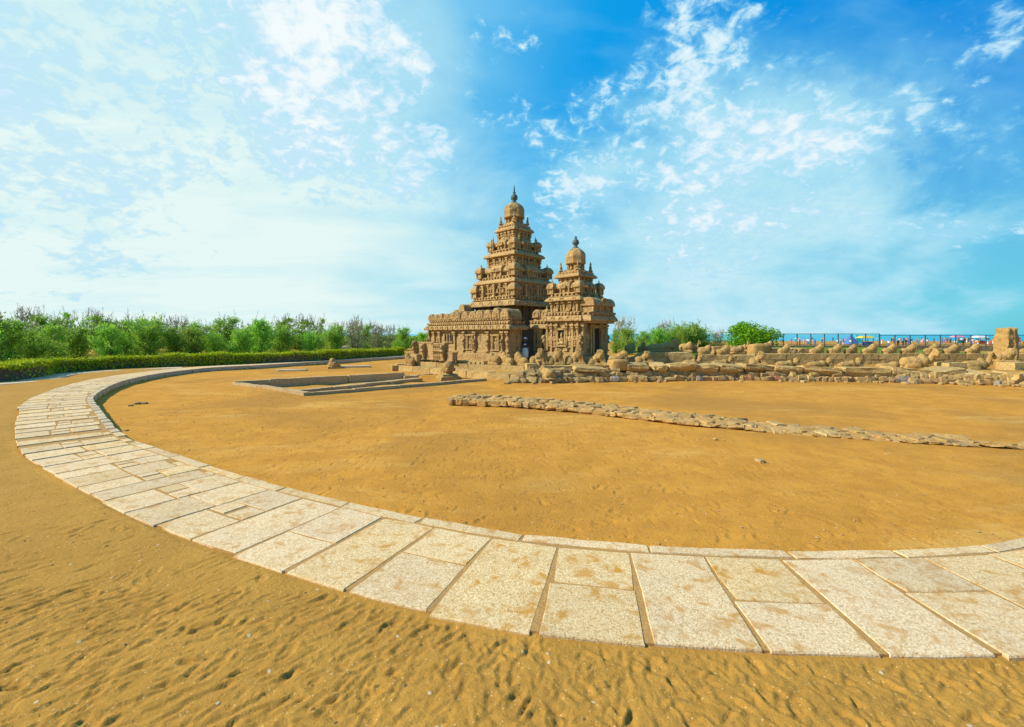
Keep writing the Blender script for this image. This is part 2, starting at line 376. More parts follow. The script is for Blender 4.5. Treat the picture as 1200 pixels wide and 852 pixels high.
#@@STRUCTURE
# ------------------------------------------------------------------ the ring path: its inner edge, width and height
def catmull(P, step=0.1):
    out = []
    for i in range(1, len(P) - 2):
        p0, p1, p2, p3 = (np.array(P[j], float) for j in (i - 1, i, i + 1, i + 2))
        n = max(2, int(np.linalg.norm(p2 - p1) / step))
        for k in range(n):
            t = k / n
            out.append(0.5 * ((2 * p1) + (-p0 + p2) * t + (2 * p0 - 5 * p1 + 4 * p2 - p3) * t * t + (-p0 + 3 * p1 - 3 * p2 + p3) * t ** 3))
    return np.array(out)
PW = 2.05                                             # path width
_e = [(34, 33, .08), (27, 22, .08), (20.5, 14.3, .08), (15.5, 10.4, .08), (11.3, 8.2, .08)]
for px, py, z in ((1200, 634, .08), (985, 648, .08), (820, 645, .08), (650, 634, .08), (540, 617, .08), (440, 597, .08), (340, 574, .08),
                  (250, 548, .08), (200, 531, .08), (155, 516, .10), (133, 499, .18), (117, 478, .26), (109.5, 467, .30), (126, 454.5, .32),
                  (150, 445.5, .32), (178, 439.5, .32), (206, 435.6, .32), (250, 431, .32), (314.6, 427.6, .32), (405, 422, .32), (472, 418, .32)):
    g = gp(px, py, z); _e.append((g.x, g.y, z))
_e += [(-4, 66, .32), (6, 76, .32)]
EDGE = catmull(_e)
for _ in range(40): EDGE[1:-1] = EDGE[1:-1] * 0.5 + (EDGE[:-2] + EDGE[2:]) * 0.25
seg = np.linalg.norm(np.diff(EDGE[:, :2], axis=0), axis=1); ARC = np.concatenate([[0], np.cumsum(seg)])
TAN = np.gradient(EDGE[:, :2], axis=0); TAN /= np.linalg.norm(TAN, axis=1)[:, None]
OUTN = np.stack([-TAN[:, 1], TAN[:, 0]], 1)            # left of travel
if np.dot(OUTN[np.argmin(np.abs(EDGE[:, 0]) + EDGE[:, 1] * 0.2)], (0, -1)) < 0: OUTN = -OUTN
for _ in range(60): OUTN[1:-1] = OUTN[1:-1] * 0.5 + (OUTN[:-2] + OUTN[2:]) * 0.25
OUTN /= np.linalg.norm(OUTN, axis=1)[:, None]
WLOC = 1 - .042 * np.clip((EDGE[:, 0] - 1.0) / 3.0, 0, 1)      # the walk is a little narrower on the right
def path_at(s, off):
    """point at arc length s, off metres outwards from the inner edge"""
    x = np.interp(s, ARC, EDGE[:, 0]); y = np.interp(s, ARC, EDGE[:, 1]); z = np.interp(s, ARC, EDGE[:, 2])
    off = off * np.interp(s, ARC, WLOC)
    nx = np.interp(s, ARC, OUTN[:, 0]); ny = np.interp(s, ARC, OUTN[:, 1]); l = math.hypot(nx, ny)
    return np.array((x + nx / l * off, y + ny / l * off, z))

# ------------------------------------------------------------------ the sunken basin (45 degree frame, like the temple)
B_A = gp(356, 460, .18).xy; B_B = gp(571, 443.5, .18).xy; B_C = gp(272, 447.5, .18).xy
_u = (B_B - B_A).normalized(); _v = (B_C - B_A).normalized(); B_L = (B_B - B_A).length; B_W = (B_C - B_A).length

def axis(fine, lo, hi):
    """grid lines: fine = [(end, step)...] outwards"""
    out = [0.0]; 
    for end, step in fine:
        while out[-1] < end: out.append(out[-1] + step)
    st = fine[-1][1]
    while out[-1] < hi: st *= 1.22; out.append(out[-1] + st)
    return np.array(out)
def smooth(a, lo, hi):
    t = np.clip((a - lo) / (hi - lo), 0, 1); return t * t * (3 - 2 * t)
def vnoise(x, y, sc, seed):
    """value noise on numpy arrays"""
    r = np.random.RandomState(seed); T = r.rand(256, 256).astype(np.float32)
    u, v = x * sc + 77.3, y * sc + 31.7; i, j = np.floor(u).astype(int), np.floor(v).astype(int); f, g = u - i, v - j
    f = f * f * (3 - 2 * f); g = g * g * (3 - 2 * g); i &= 255; j &= 255; i1, j1 = (i + 1) & 255, (j + 1) & 255
    return (T[i, j] * (1 - f) + T[i1, j] * f) * (1 - g) + (T[i, j1] * (1 - f) + T[i1, j1] * f) * g - 0.5

def build_ground():
    xr = axis([(5.6, .018), (9, .035), (14, .08), (20, .16), (40, .4)], 0, 6000); xl = axis([(6.4, .018), (9, .03), (14, .06), (24, .16), (40, .4)], 0, 6000)
    xs = np.concatenate([-xl[:0:-1], xr])
    yf = axis([(2.6, .018), (6, .034), (10, .07), (18, .14), (34, .2), (60, .6), (240, 6)], 0, 9000) + 3.0
    ys = np.concatenate([[-400, -120, -40, -15, -6, -2, 0, 1, 1.8, 2.3, 2.7, 2.9], yf])
    X, Y = np.meshgrid(xs, ys, indexing='xy'); X = X.astype(np.float32); Y = Y.astype(np.float32); sh = X.shape
    d = np.full(sh, 60.0, np.float32); zp = np.full(sh, .15, np.float32); sg = np.ones(sh, np.float32)
    wl = np.ones(sh, np.float32); W3 = WLOC[::3].astype(np.float32); E = EDGE[::3].astype(np.float32); ON = OUTN[::3].astype(np.float32)
    ri, ci = np.where(ys < 90)[0], np.where(np.abs(xs) < 60)[0]
    for r in ri:
        x = X[r, ci]; y = Y[r, ci]
        # coarse every 8th vertex is enough for choosing candidates, but exact is cheap here
        dx = x[:, None] - E[None, :, 0]; dy = y[:, None] - E[None, :, 1]; dd = dx * dx + dy * dy; k = np.argmin(dd, 1)
        a = np.arange(len(k)); d[r, ci] = np.sqrt(dd[a, k]); zp[r, ci] = E[k, 2]; wl[r, ci] = W3[k]
        sg[r, ci] = np.sign(dx[a, k] * ON[k, 0] + dy[a, k] * ON[k, 1])
    sd = d * sg; sd = np.where(sd > 0, sd / wl, sd)                                          # >0 outside the inner edge
    far = (Y > 88) | (np.abs(X) > 58)
    inside = np.where(far, 0.0, 1.0 - smooth(sd, 0.0, 0.3))
    Z = np.zeros(sh, np.float32)
    out = smooth(sd, 0.05, 0.2)
    Z = np.where(sd > PW - 0.06, zp - 0.008, np.where(sd > 0.1, zp - 0.06, 0)) * out
    Z = np.where((sd < 0.1) & (sd > -2.0), np.maximum(Z, (zp - .08) * smooth(sd, -1.2, -0.2) * np.where(zp < .1, 1.0, 0.12)), Z)
    Z *= np.where(far, 0, 1); Z *= 1 - smooth(sd, 25, 45) * 0.8
    amp = np.where(sd > PW - .05, 1.0, np.where(sd < 0.02, 1.0, 0.0))
    edge_fade = np.clip(np.maximum(smooth(sd, PW, PW + .08), 1 - smooth(sd, -0.35, 0.0)), 0, 1)
    und = vnoise(X, Y, .35, 1) * .07 + vnoise(X, Y, 1.1, 2) * .022 + vnoise(X, Y, 4.2, 3) * .004 + vnoise(X, Y, 19, 13) * .005
    inn = vnoise(X, Y, .18, 4) * .10 + vnoise(X, Y, .8, 5) * .025 + vnoise(X, Y, 3.0, 6) * .008
    Z += edge_fade * np.where(far, 0, np.where(sd > 1, und, inn))
    # footprints, scuffs and drag marks in the loose sand
    S = np.zeros(sh, np.float32)
    def stamp(cx, cy, th, L, W, dep, rim, curve=0.0):
        """a crescent scuff: a sharp bank on one side that runs out softly on the other"""
        m = L * 1.7 + W * 4
        i0, i1 = np.searchsorted(xs, (cx - m, cx + m)); j0, j1 = np.searchsorted(ys, (cy - m, cy + m))
        if i1 - i0 < 3 or j1 - j0 < 3: return
        x = X[j0:j1, i0:i1] - cx; y = Y[j0:j1, i0:i1] - cy; c, s = math.cos(th), math.sin(th)
        u = (x * c + y * s) / L; v = (-x * s + y * c) / W + curve * u * u; e = np.exp(-(u * u) ** 1.5 * 1.4)
        S[j0:j1, i0:i1] += e * (-dep * np.where(v > 0, np.exp(-(v * 2.3) ** 2), np.exp(-(v * .62) ** 2)) + rim * np.exp(-((v - 1.0) * 1.5) ** 2))
    for _ in range(3600):                               # outside: trampled, dragged
        cx, cy = nrs.uniform(-15, 9), nrs.uniform(2.9, 13)
        if rng.random() < .5: cx, cy = nrs.uniform(-7, 6), nrs.uniform(3.0, 5.2)
        th = R(nrs.normal(33, 22)) if cx < -.5 else R(nrs.normal(70, 55))
        L = nrs.uniform(.05, .15); stamp(cx, cy, th, L, nrs.uniform(.018, .036), nrs.uniform(.006, .016), nrs.uniform(.003, .010), nrs.uniform(-1.2, 1.2))
    for _ in range(260):                                # whole footprints
        cx, cy = nrs.uniform(-7, 6), nrs.uniform(3.0, 7); th = R(nrs.normal(50, 50)); L = nrs.uniform(.10, .15)
        for k, cu in ((1, 1.0), (-1, -1.0)):
            stamp(cx - math.sin(th) * .045 * k, cy + math.cos(th) * .045 * k, th + (math.pi if k < 0 else 0), L, .03, nrs.uniform(.006, .014), .006, 1.1)
    for _ in range(2600):                               # small scuffs
        cx, cy = nrs.uniform(-13, 8), nrs.uniform(2.9, 10)
        if rng.random() < .6: cx, cy = nrs.uniform(-7, 6), nrs.uniform(3.0, 5.2)
        th = R(nrs.normal(35, 45)); L = nrs.uniform(.03, .09); stamp(cx, cy, th, L, nrs.uniform(.018, .03), nrs.uniform(.003, .009), nrs.uniform(.002, .005), nrs.uniform(-1.5, 1.5))
    S_out = S.copy(); S[:] = 0
    for _ in range(2200):                               # inside: firmer sand, fainter marks
        cx, cy = nrs.uniform(-11, 12), nrs.uniform(6, 17); th = R(nrs.uniform(0, 180)); L = nrs.uniform(.05, .15)
        stamp(cx, cy, th, L, nrs.uniform(.03, .06), nrs.uniform(.005, .015), nrs.uniform(.003, .008), nrs.uniform(-1.2, 1.2))
    Z += edge_fade * np.where(sd > 1, S_out, S)
    # basin floor
    lx = (X - B_A.x) * _u.x + (Y - B_A.y) * _u.y; ly = (X - B_A.x) * _v.x + (Y - B_A.y) * _v.y
    det = _u.x * _v.y - _u.y * _v.x
    pa = ((X - B_A.x) * _v.y - (Y - B_A.y) * _v.x) / det; pb = (-(X - B_A.x) * _u.y + (Y - B_A.y) * _u.x) / det
    ins = (pa > .22) & (pa < B_L - .1) & (pb > .22) & (pb < B_W - .22)
    Z = np.where(ins, -0.26 + vnoise(X, Y, .9, 9) * .14, Z)
    # shore: falls away to the sea far behind the temple
    Z -= smooth(Y, 196, 236) * 3.0
    # a low dune bank under the trees on the left
    Z += smooth(-X, 38, 60) * smooth(Y, 20, 40) * .3
    me = bpy.data.meshes.new('sand_ground'); ny, nx = sh; nv = nx * ny
    co = np.empty((nv, 3), np.float32); co[:, 0] = X.ravel(); co[:, 1] = Y.ravel(); co[:, 2] = Z.ravel()
    idx = np.arange(nv, dtype=np.int32).reshape(ny, nx)
    q = np.stack([idx[:-1, :-1], idx[:-1, 1:], idx[1:, 1:], idx[1:, :-1]], -1).reshape(-1)
    me.vertices.add(nv); me.vertices.foreach_set('co', co.ravel()); nf = len(q) // 4
    me.loops.add(len(q)); me.loops.foreach_set('vertex_index', q)
    me.polygons.add(nf); me.polygons.foreach_set('loop_start', np.arange(nf, dtype=np.int32) * 4)
    me.polygons.foreach_set('use_smooth', np.ones(nf, bool)); me.update(calc_edges=True)
    at = me.attributes.new('inside', 'FLOAT', 'POINT'); at.data.foreach_set('value', inside.astype(np.float32).ravel())
    me.materials.append(M_SAND)
    o = bpy.data.objects.new('ground', me); link(o); tag(o, 'ochre sand trampled with footprints around the temple', None, kind='structure')
    # grit lying on the sand
    V = []; Fc = []; octa = np.array([(1, 0, 0), (0, 1, 0), (-1, 0, 0), (0, -1, 0), (0, 0, 1), (0, 0, -1)], float); of = [(0, 1, 4), (1, 2, 4), (2, 3, 4), (3, 0, 4), (1, 0, 5), (2, 1, 5), (3, 2, 5), (0, 3, 5)]
    for k in range(11500):
        if k < 10700: x, y = nrs.uniform(-14, 18), 6.2 + 20 * nrs.rand() ** 1.6
        else: x, y = nrs.uniform(-9, 6), nrs.uniform(3.1, 8)
        i, j = min(np.searchsorted(xs, x), nx - 1), min(np.searchsorted(ys, y), ny - 1)
        if -.1 < sd[j, i] < PW + .05 or ins[j, i]: continue
        s = min(.045, nrs.gamma(1.6, .0036) + .002 + .0007 * y) * (1.0 if sd[j, i] < 0 else .6); b0 = len(V); q = octa * nrs.uniform(.6, 1.2, (6, 1)) * (s, s * .8, s * .55); a = nrs.uniform(0, 6.28); ca, sa = math.cos(a), math.sin(a)
        for p in q: V.append((x + ca * p[0] - sa * p[1], y + sa * p[0] + ca * p[1], Z[j, i] + s * .25 + p[2]))
        Fc += [tuple(b0 + t for t in f) for f in of]
    tag(inst('grit', bm_from(V, Fc, 'grit', M_RUBBLE)), 'scattered grit and small pebbles lying on the sand', 'gravel', kind='stuff')
build_ground()

# sea, reaching the horizon
sea = bm_from([(-6000, 205, -.45), (6000, 205, -.45), (6000, 9000, -.45), (-6000, 9000, -.45)], [(0, 1, 2, 3)], 'sea', sea_mat())
tag(inst('sea', sea), 'turquoise sea behind the railing', None, kind='structure')

# ------------------------------------------------------------------ ring path: bed, kerb stones, slabs
def slab_obj(parent, quad, z0, h, mat, name, jit=.012, nsub=2, tilt=.003):
    """quad: four ground points in order; a rough-edged slab with a worn arris"""
    q = [np.array(p[:2], float) for p in quad]; ring = []
    for i in range(4):
        a, b = q[i], q[(i + 1) % 4]; n = max(1, min(4, int(np.linalg.norm(b - a) / .35)))
        for k in range(n):
            p = a + (b - a) * (k / n); j = jit if k else jit * .6
            ring.append(p + nrs.uniform(-j, j, 2) + (0 if k or nrs.rand() > .3 else (np.mean(q, 0) - p) * nrs.uniform(.01, .05)))
    ring = np.array(ring); c = ring.mean(0); n = len(ring); tx, ty = nrs.uniform(-tilt, tilt, 2); dz = nrs.uniform(-.003, .006)
    V = []
    for p in ring: V.append((*(p - c), z0 - h))
    for p in ring: dd = p - c; V.append((*dd, z0 - .014 + dz + dd[0] * tx + dd[1] * ty))
    for p in ring:
        dd = p - c; l = np.linalg.norm(dd); e = dd * (1 - nrs.uniform(.006, .016) / l); V.append((*e, z0 + dz + dd[0] * tx + dd[1] * ty))
    Fc = [tuple(range(2 * n, 3 * n))]
    for r in (0, 1):
        for i in range(n): j = (i + 1) % n; Fc.append((r * n + i, r * n + j, (r + 1) * n + j, (r + 1) * n + i))
    bm = bmesh.new(); vs = [bm.verts.new(v) for v in V]
    for f in Fc: bm.faces.new([vs[i] for i in f])
    bmesh.ops.recalc_face_normals(bm, faces=bm.faces); me = bpy.data.meshes.new(name); bm.to_mesh(me); bm.free()
    me.materials.append(mat); return inst(name, me, parent, (c[0], c[1], 0))

def build_path():
    n = 500; S = np.linspace(1, ARC[-1] - 1, n); V = []; Fc = []
    for s in S:
        a = path_at(s, .03); b = path_at(s, PW - .03)
        for p, dz in ((a, -.5), (a, .0155), (b, .0155), (b, -.3)): V.append((p[0], p[1], p[2] + dz))
    for i in range(n - 1):
        for k in range(3): Fc.append((i * 4 + k, i * 4 + k + 1, i * 4 + k + 5, i * 4 + k + 4))
    path = inst('path', bm_from(V, Fc, 'path_bed', M_BED)); tag(path, 'curved walk of pale granite slabs with sand in its joints', None, kind='structure')
    def quad(s0, s1, o0, o1, g0=.014, g1=.014):
        return [path_at(s0 + (g0 if o == o0 else g0), o) for o in (o0,)] + [path_at(s1 - g0, o0), path_at(s1 - g1, o1), path_at(s0 + g1, o1)]
    # kerb stones along the inner edge
    s = 1.0; KW = .20
    while s < ARC[-1] - 2:
        y = path_at(s, 0)[1]; L = rng.uniform(1.2, 1.8) if y < 11 else rng.uniform(.75, 1.15)
        if 11 < y < 24 and path_at(s, 0)[0] < -9: L = rng.uniform(.55, .8)
        if y > 40: L = 2.4
        p = path_at(s, 0); o = rng.uniform(-.02, .02)
        hi = .024 if p[2] < .1 else .035
        slab_obj(path, quad(s, s + L, o, KW + o, .012, .012), p[2] + hi + rng.uniform(-.004, .004), .5, M_SLAB if p[2] < .12 else M_KERB, 'kerb_stone', .014)
        s += L + rng.uniform(0, .015)
    # slab rows
    k0 = int(np.argmin(np.hypot(EDGE[:, 0] - .7, EDGE[:, 1] - 6.6))); sc = ARC[k0]
    s = sc; rows = []
    pitch = .93
    while s > 2: rows.append((s - pitch, s)); s -= pitch
    rows = rows[::-1]; nright = len(rows); s = sc
    while s < ARC[-1] - 3:
        y = path_at(s, 0)[1]; L = pitch if y < 9.5 else rng.uniform(.62, .95)
        if y > 28: L = 1.6
        rows.append((s, s + L)); s += L
    a0, a1 = KW + .03, PW
    for i, (s0, s1) in enumerate(rows):
        k = i - nright; mid = path_at((s0 + s1) / 2, 0); y = mid[1]; z = mid[2] + .022
        g0, g1 = (.010, rng.uniform(.022, .062)) if k < 3 else (.014, rng.uniform(.010, .026))
        def put(o0, o1, t0=0.0, t1=1.0, gg=(g0, g1)):
            sa, sb = s0 + (s1 - s0) * t0, s0 + (s1 - s0) * t1
            slab_obj(path, quad(sa, sb, o0, o1, gg[0] if (t0, t1) == (0, 1) else .014, gg[1] if (t0, t1) == (0, 1) else .018), z, .12, M_SLAB, 'slab')
        end = a1 + rng.uniform(-.03, .03); w = end - a0
        if y > 28: put(a0, end)
        elif k < 4:
            if k % 2 == 0: put(a0, end)
            else:
                m = a0 + w * rng.uniform(.42, .56); put(a0, m - .008); put(m + .008, end)
        elif k % 2 == 0:
            f = a0 + rng.uniform(.0, .22) if rng.random() < .55 else a0
            if f > a0 + .08: put(a0, f - .02, 0, rng.choice((.5, 1.0)))
            if rng.random() < .6: put(f, end)
            else:
                m = a0 + w * rng.uniform(.3, .7); put(f, m - .012); put(m + .012, end)
        else:
            m = a0 + w * rng.uniform(.30, .42); m2 = m + w * rng.uniform(.16, .24)
            put(a0 + rng.choice((0, 0, .1)), m - .02)
            put(m, m2, 0, .48); put(m, m2 - .03, .54, 1); put(m2 + .025, end)
    return path
build_path()

# the pale walk beside the hedge
def strip(name, pts, w, h, mat, label, joint=1.5):
    P = catmull([(*pts[0][:2],)] + [p[:2] for p in pts] + [(*pts[-1][:2],)], .4); z = pts[0][2]
    T = np.gradient(P, axis=0); T /= np.linalg.norm(T, axis=1)[:, None]; N = np.stack([-T[:, 1], T[:, 0]], 1); V = []; Fc = []
    for p, n in zip(P, N):
        for q, dz in ((p - n * w / 2, -.3), (p - n * w / 2, -.02), (p + n * w / 2, -.02), (p + n * w / 2, -.3)): V.append((q[0], q[1], z + dz))
    for i in range(len(P) - 1):
        for k in range(3): Fc.append((i * 4 + k, i * 4 + k + 1, i * 4 + k + 5, i * 4 + k + 4))
    o = inst(name, bm_from(V, Fc, name, M_BED)); tag(o, label, None, kind='structure')
    st = max(1, int(joint / .4))
    for i in range(0, len(P) - st - 1, st):
        j = i + st; slab_obj(o, [P[i] - N[i] * w / 2, P[j] - N[j] * w / 2, P[j] + N[j] * w / 2, P[i] + N[i] * w / 2], z, .2, mat, 'slab', .01)
HZ = .26
hedge_line = [(-46, 8), (-36, 18)] + [tuple(gp(px, py, HZ).xy) for px, py in ((0, 448.5), (75, 437.8), (150, 432.6), (225, 430), (300, 427), (382, 423.3), (478, 417.0))]
strip('path', [(x + 1.0, y - .85, HZ + .06) for x, y in hedge_line[:6]], 1.6, .2, M_KERB, 'narrow pale stone walk along the foot of the hedge')

# ------------------------------------------------------------------ basin
def block_row(parent, a, b, z0, z1, depth, L, mat, name='block', gap=.018, wx=.02, inward=1.0, jz=.02):
    """course of dressed blocks between two ground points; depth goes to the left of a->b (times inward)"""
    a, b = Vector(a[:2]), Vector(b[:2]); d = b - a; tot = d.length; d /= tot; n = Vector((-d.y, d.x)) * inward; s = 0.0
    while s < tot - .05:
        l = min(L * rng.uniform(.75, 1.3), tot - s)
        if tot - s - l < L * .3: l = tot - s
        m = a + d * (s + l / 2) + n * (depth / 2 + rng.uniform(-.02, .02)); zt = z1 + rng.uniform(-jz, jz)
        mb = MB(); mb.box((0, 0, 0), (l / 2 - gap / 2, depth / 2, (zt - z0) / 2), top=.985)
        mb.build(name, mat, parent, (m.x, m.y, (z0 + zt) / 2), math.atan2(d.y, d.x), (.45, wx, 2.2), seed=rng.uniform(0, 90)); s += l
def build_basin():
    t = thing('sunken_basin', 'sunken rectangular stone basin with low kerbs left of the temple platform', 'stone basin', (0, 0, 0))
    A, B, Cc = B_A, B_B, B_C; D = A + _v * B_W + _u * (B_L * .80)
    block_row(t, A, B, -.75, .17, .34, 3.2, M_BASIN, 'kerb_stone', .012)
    block_row(t, Cc, A, -.75, .17, .34, 2.6, M_BASIN, 'kerb_stone', .012)
    bk0 = Cc + _u * .1; bk1 = Vector(gp(472, 437.0, .2).xy)
    block_row(t, bk1, bk0, -.75, .24, .40, 3.6, M_BASIN, 'kerb_stone', .012)
    # second, lower step inside
    s0 = A + _u * 1.4 + _v * (B_W * .42); s1 = A + _u * (B_L * .93) + _v * (B_W * .62)
    block_row(t, s0, s1, -.8, -.06, .55, 1.7, M_BASIN, 'step_stone', .02, .03)
    block_row(t, Vector(gp(474, 440.5, .05).xy), Vector(gp(530, 437.2, .05).xy), -.7, .06, .5, 1.3, M_BASIN, 'step_stone', .03, .05)
    mb = MB(); mb.box((0, 0, 0), (.45, .16, .05)); mb.build('loose_stone', M_BASIN, t, tuple(A + _u * .9 + _v * 1.6) + (-.2,), .6, (.3, .03, 3))
build_basin()
# ------------------------------------------------------------------ shared carved pieces of the temples
WX = (.34, .018, 2.6)
def arch_mesh(w, h, d):
    """horseshoe gable ornament in the xz plane, facing -y"""
    mb = MB(); n = 9; out = []; inn = []
    for i in range(n + 1):
        t = math.pi * (-.12 + 1.24 * i / n); out.append((w * math.cos(t), h * .42 + h * .58 * math.sin(t))); inn.append((w * .58 * math.cos(t), h * .42 + h * .34 * math.sin(t)))
    out = [(w * .72, 0)] + out + [(-w * .72, 0)]
    v = [mb.bm.verts.new((x, -d, z)) for x, z in out]; bk = [mb.bm.verts.new((x, 0, z)) for x, z in out]
    iv = [mb.bm.verts.new((x, -d, z)) for x, z in inn]; ib = [mb.bm.verts.new((x, -d * .25, z)) for x, z in inn]
    m = len(out)
    for i in range(m): mb.bm.faces.new((v[i], v[(i + 1) % m], bk[(i + 1) % m], bk[i]))
    for i in range(n): mb.bm.faces.new((v[i + 1], v[i + 2], iv[i + 1], iv[i])); mb.bm.faces.new((iv[i], iv[i + 1], ib[i + 1], ib[i]))
    mb.bm.faces.new((v[0], v[1], iv[0], iv[n], v[m - 2], v[m - 1])); mb.bm.faces.new((iv[0], ib[0], ib[n], iv[n])); mb.bm.faces.new(ib[::-1])
    return mb.mesh('arch_ornament', M_TEMPLE, (.3, .008, 4))
ARCH = arch_mesh(.20, .36, .05); ARCH_BIG = arch_mesh(.38, .62, .09)
def kuta_mesh(w, h):
    """square corner pavilion: body with corner posts, overhanging eave, domed roof, knob"""
    mb = MB(); b = h * .42
    mb.loft([(w * .72, 0), (w * .72, b)])
    for i in (-1, 1):
        for j in (-1, 1): mb.box((i * w * .78, j * w * .78, b / 2), (w * .13, w * .13, b / 2))
    mb.box((0, 0, b * .08), (w * .95, w * .95, b * .08))
    mb.loft([(w * .8, b - .01), (w * 1.10, b + h * .02), (w * 1.16, b + h * .10), (w * 1.12, b + h * .24), (w * .95, b + h * .38), (w * .62, b + h * .50), (w * .25, b + h * .56)], n=3)
    mb.lathe([(w * .2, b + h * .55), (w * .14, b + h * .60), (w * .2, b + h * .66), (w * .05, b + h * .78), (.005, b + h * .84)], 6)
    return mb.mesh('corner_pavilion', M_TEMPLE, WX)
def shala_mesh(L, w, h):
    """oblong pavilion with a barrel roof, long side facing -y"""
    mb = MB(); b = h * .46
    mb.box((0, 0, b / 2), (L / 2 * .9, w * .7, b / 2))
    k = max(3, int(L / .42))
    for i in range(k): mb.box((-L / 2 * .88 + i * L * .88 / (k - 1), -w * .78, b / 2), (.055, .08, b / 2))
    mb.box((0, 0, b * .07), (L / 2 * .97, w * .92, b * .07)); mb.box((0, 0, b * .95), (L / 2, w * .97, b * .06))
    mb.barrel((0, 0, b * 1.0), L * 1.06, w * 1.16, h * .56)
    return mb.mesh('barrel_pavilion', M_TEMPLE, WX)
def figure_mesh(sd=0, kind='seated'):
    if kind == 'seated':
        P = [('e', (0, 0, .12), (.20, .17, .13)), ('e', (0, 0, .36), (.13, .11, .2)), ('e', (0, -.01, .64), (.085, .085, .11)), ('e', (0, 0, .78), (.06, .06, .09)),
             ('e', (.15, -.05, .32), (.05, .05, .15), 20), ('e', (-.15, -.05, .32), (.05, .05, .15), -20), ('e', (.13, -.12, .1), (.13, .07, .07)), ('e', (-.13, -.12, .1), (.13, .07, .07))]
        return blob_mesh('seated_figure', P, .035, M_TEMPLE, .02, 6, sd)
    if kind == 'standing':
        P = [('e', (.07, 0, .28), (.07, .09, .30)), ('e', (-.07, 0, .28), (.07, .09, .30)), ('e', (0, 0, .62), (.16, .11, .14)), ('e', (0, 0, .84), (.15, .11, .20)),
             ('e', (0, -.02, 1.12), (.09, .09, .12)), ('e', (0, 0, 1.26), (.08, .08, .13)), ('e', (.2, -.02, .8), (.055, .06, .22), 12), ('e', (-.2, -.02, .8), (.055, .06, .22), -12),
             ('e', (.17, -.08, .6), (.05, .08, .06)), ('b', (0, .06, .02), (.25, .12, .04)), ('b', (0, .12, .65), (.2, .05, .62))]
        return blob_mesh('guardian_figure', P, .04, M_TEMPLE, .02, 6, sd)
    # rampant lion against a pier, facing -y
    P = [('e', (.09, -.06, .22), (.08, .11, .26)), ('e', (-.09, -.06, .22), (.08, .11, .26)), ('e', (0, -.04, .62), (.2, .17, .3)), ('e', (0, -.1, .86), (.23, .2, .22)),
         ('e', (0, -.18, 1.14), (.2, .2, .2)), ('e', (0, -.34, 1.08), (.11, .12, .09)), ('e', (.16, -.26, .72), (.065, .14, .07), 0), ('e', (-.16, -.26, .72), (.065, .14, .07), 0),
         ('e', (.13, -.1, 1.3), (.05, .05, .07)), ('e', (-.13, -.1, 1.3), (.05, .05, .07)), ('b', (0, -.08, .03), (.28, .26, .05)), ('b', (0, .08, .7), (.14, .08, .75))]
    return blob_mesh('lion_figure', P, .045, M_TEMPLE, .022, 6, sd)
SEATED = figure_mesh(1); STANDING = figure_mesh(2, 'standing'); LION = figure_mesh(3, 'lion')
FACES = [(0, -1, 0), (1, 0, 90), (0, 1, 180), (-1, 0, 270)]          # outward normal, rotation about z
def on_face(a, nx, ny, rz, u, out, z):
    """point on a square face at half side a: u along the face, out from it"""
    tx, ty = math.cos(R(rz)), math.sin(R(rz)); return (nx * (a + out) + tx * u, ny * (a + out) + ty * u, z)
def cornice_mesh(hx, hy, z0, z1, over=.30, name='cornice', wx=(.5, .02, 2.2)):
    """kapota: drooping curved eave, hx/hy = tips"""
    h = z1 - z0; mb = MB()
    mb.loft([(-over - .25, z0 + .04), (-over, z0 + .03), (-.03, z0), (0, z0 + .05), (-.015, z0 + h * .35), (-.09, z0 + h * .65), (-over * .75, z0 + h * .92), (-over, z1), (-over - .3, z1)], 0, 0, hx, hy, 4)
    return mb.mesh(name, M_TEMPLE, wx)
def dentils(mb, a, b, z0, h, pitch=.36, w=.085, d=.13, cx=0, cy=0):
    """a row of little projecting blocks round a rectangle of half sides a, b, under a fillet"""
    for hx, ax in ((a, 0), (b, 1)):
        n = max(2, int(2 * hx / pitch))
        for i in range(n):
            u = -hx + (i + .5) * 2 * hx / n
            for s in (-1, 1):
                p = (cx + u, cy + s * b, z0 + h / 2) if ax == 0 else (cx + s * a, cy + u, z0 + h / 2)
                hh = (w, d, h / 2) if ax == 0 else (d, w, h / 2)
                mb.box(p, (hh[0], hh[1], hh[2] * rng.uniform(.85, 1.05)))
    mb.loft([(-.12, z0 + h * .98), (.07, z0 + h), (.07, z0 + h * 1.35), (-.12, z0 + h * 1.4)], cx, cy, a, b, 3)

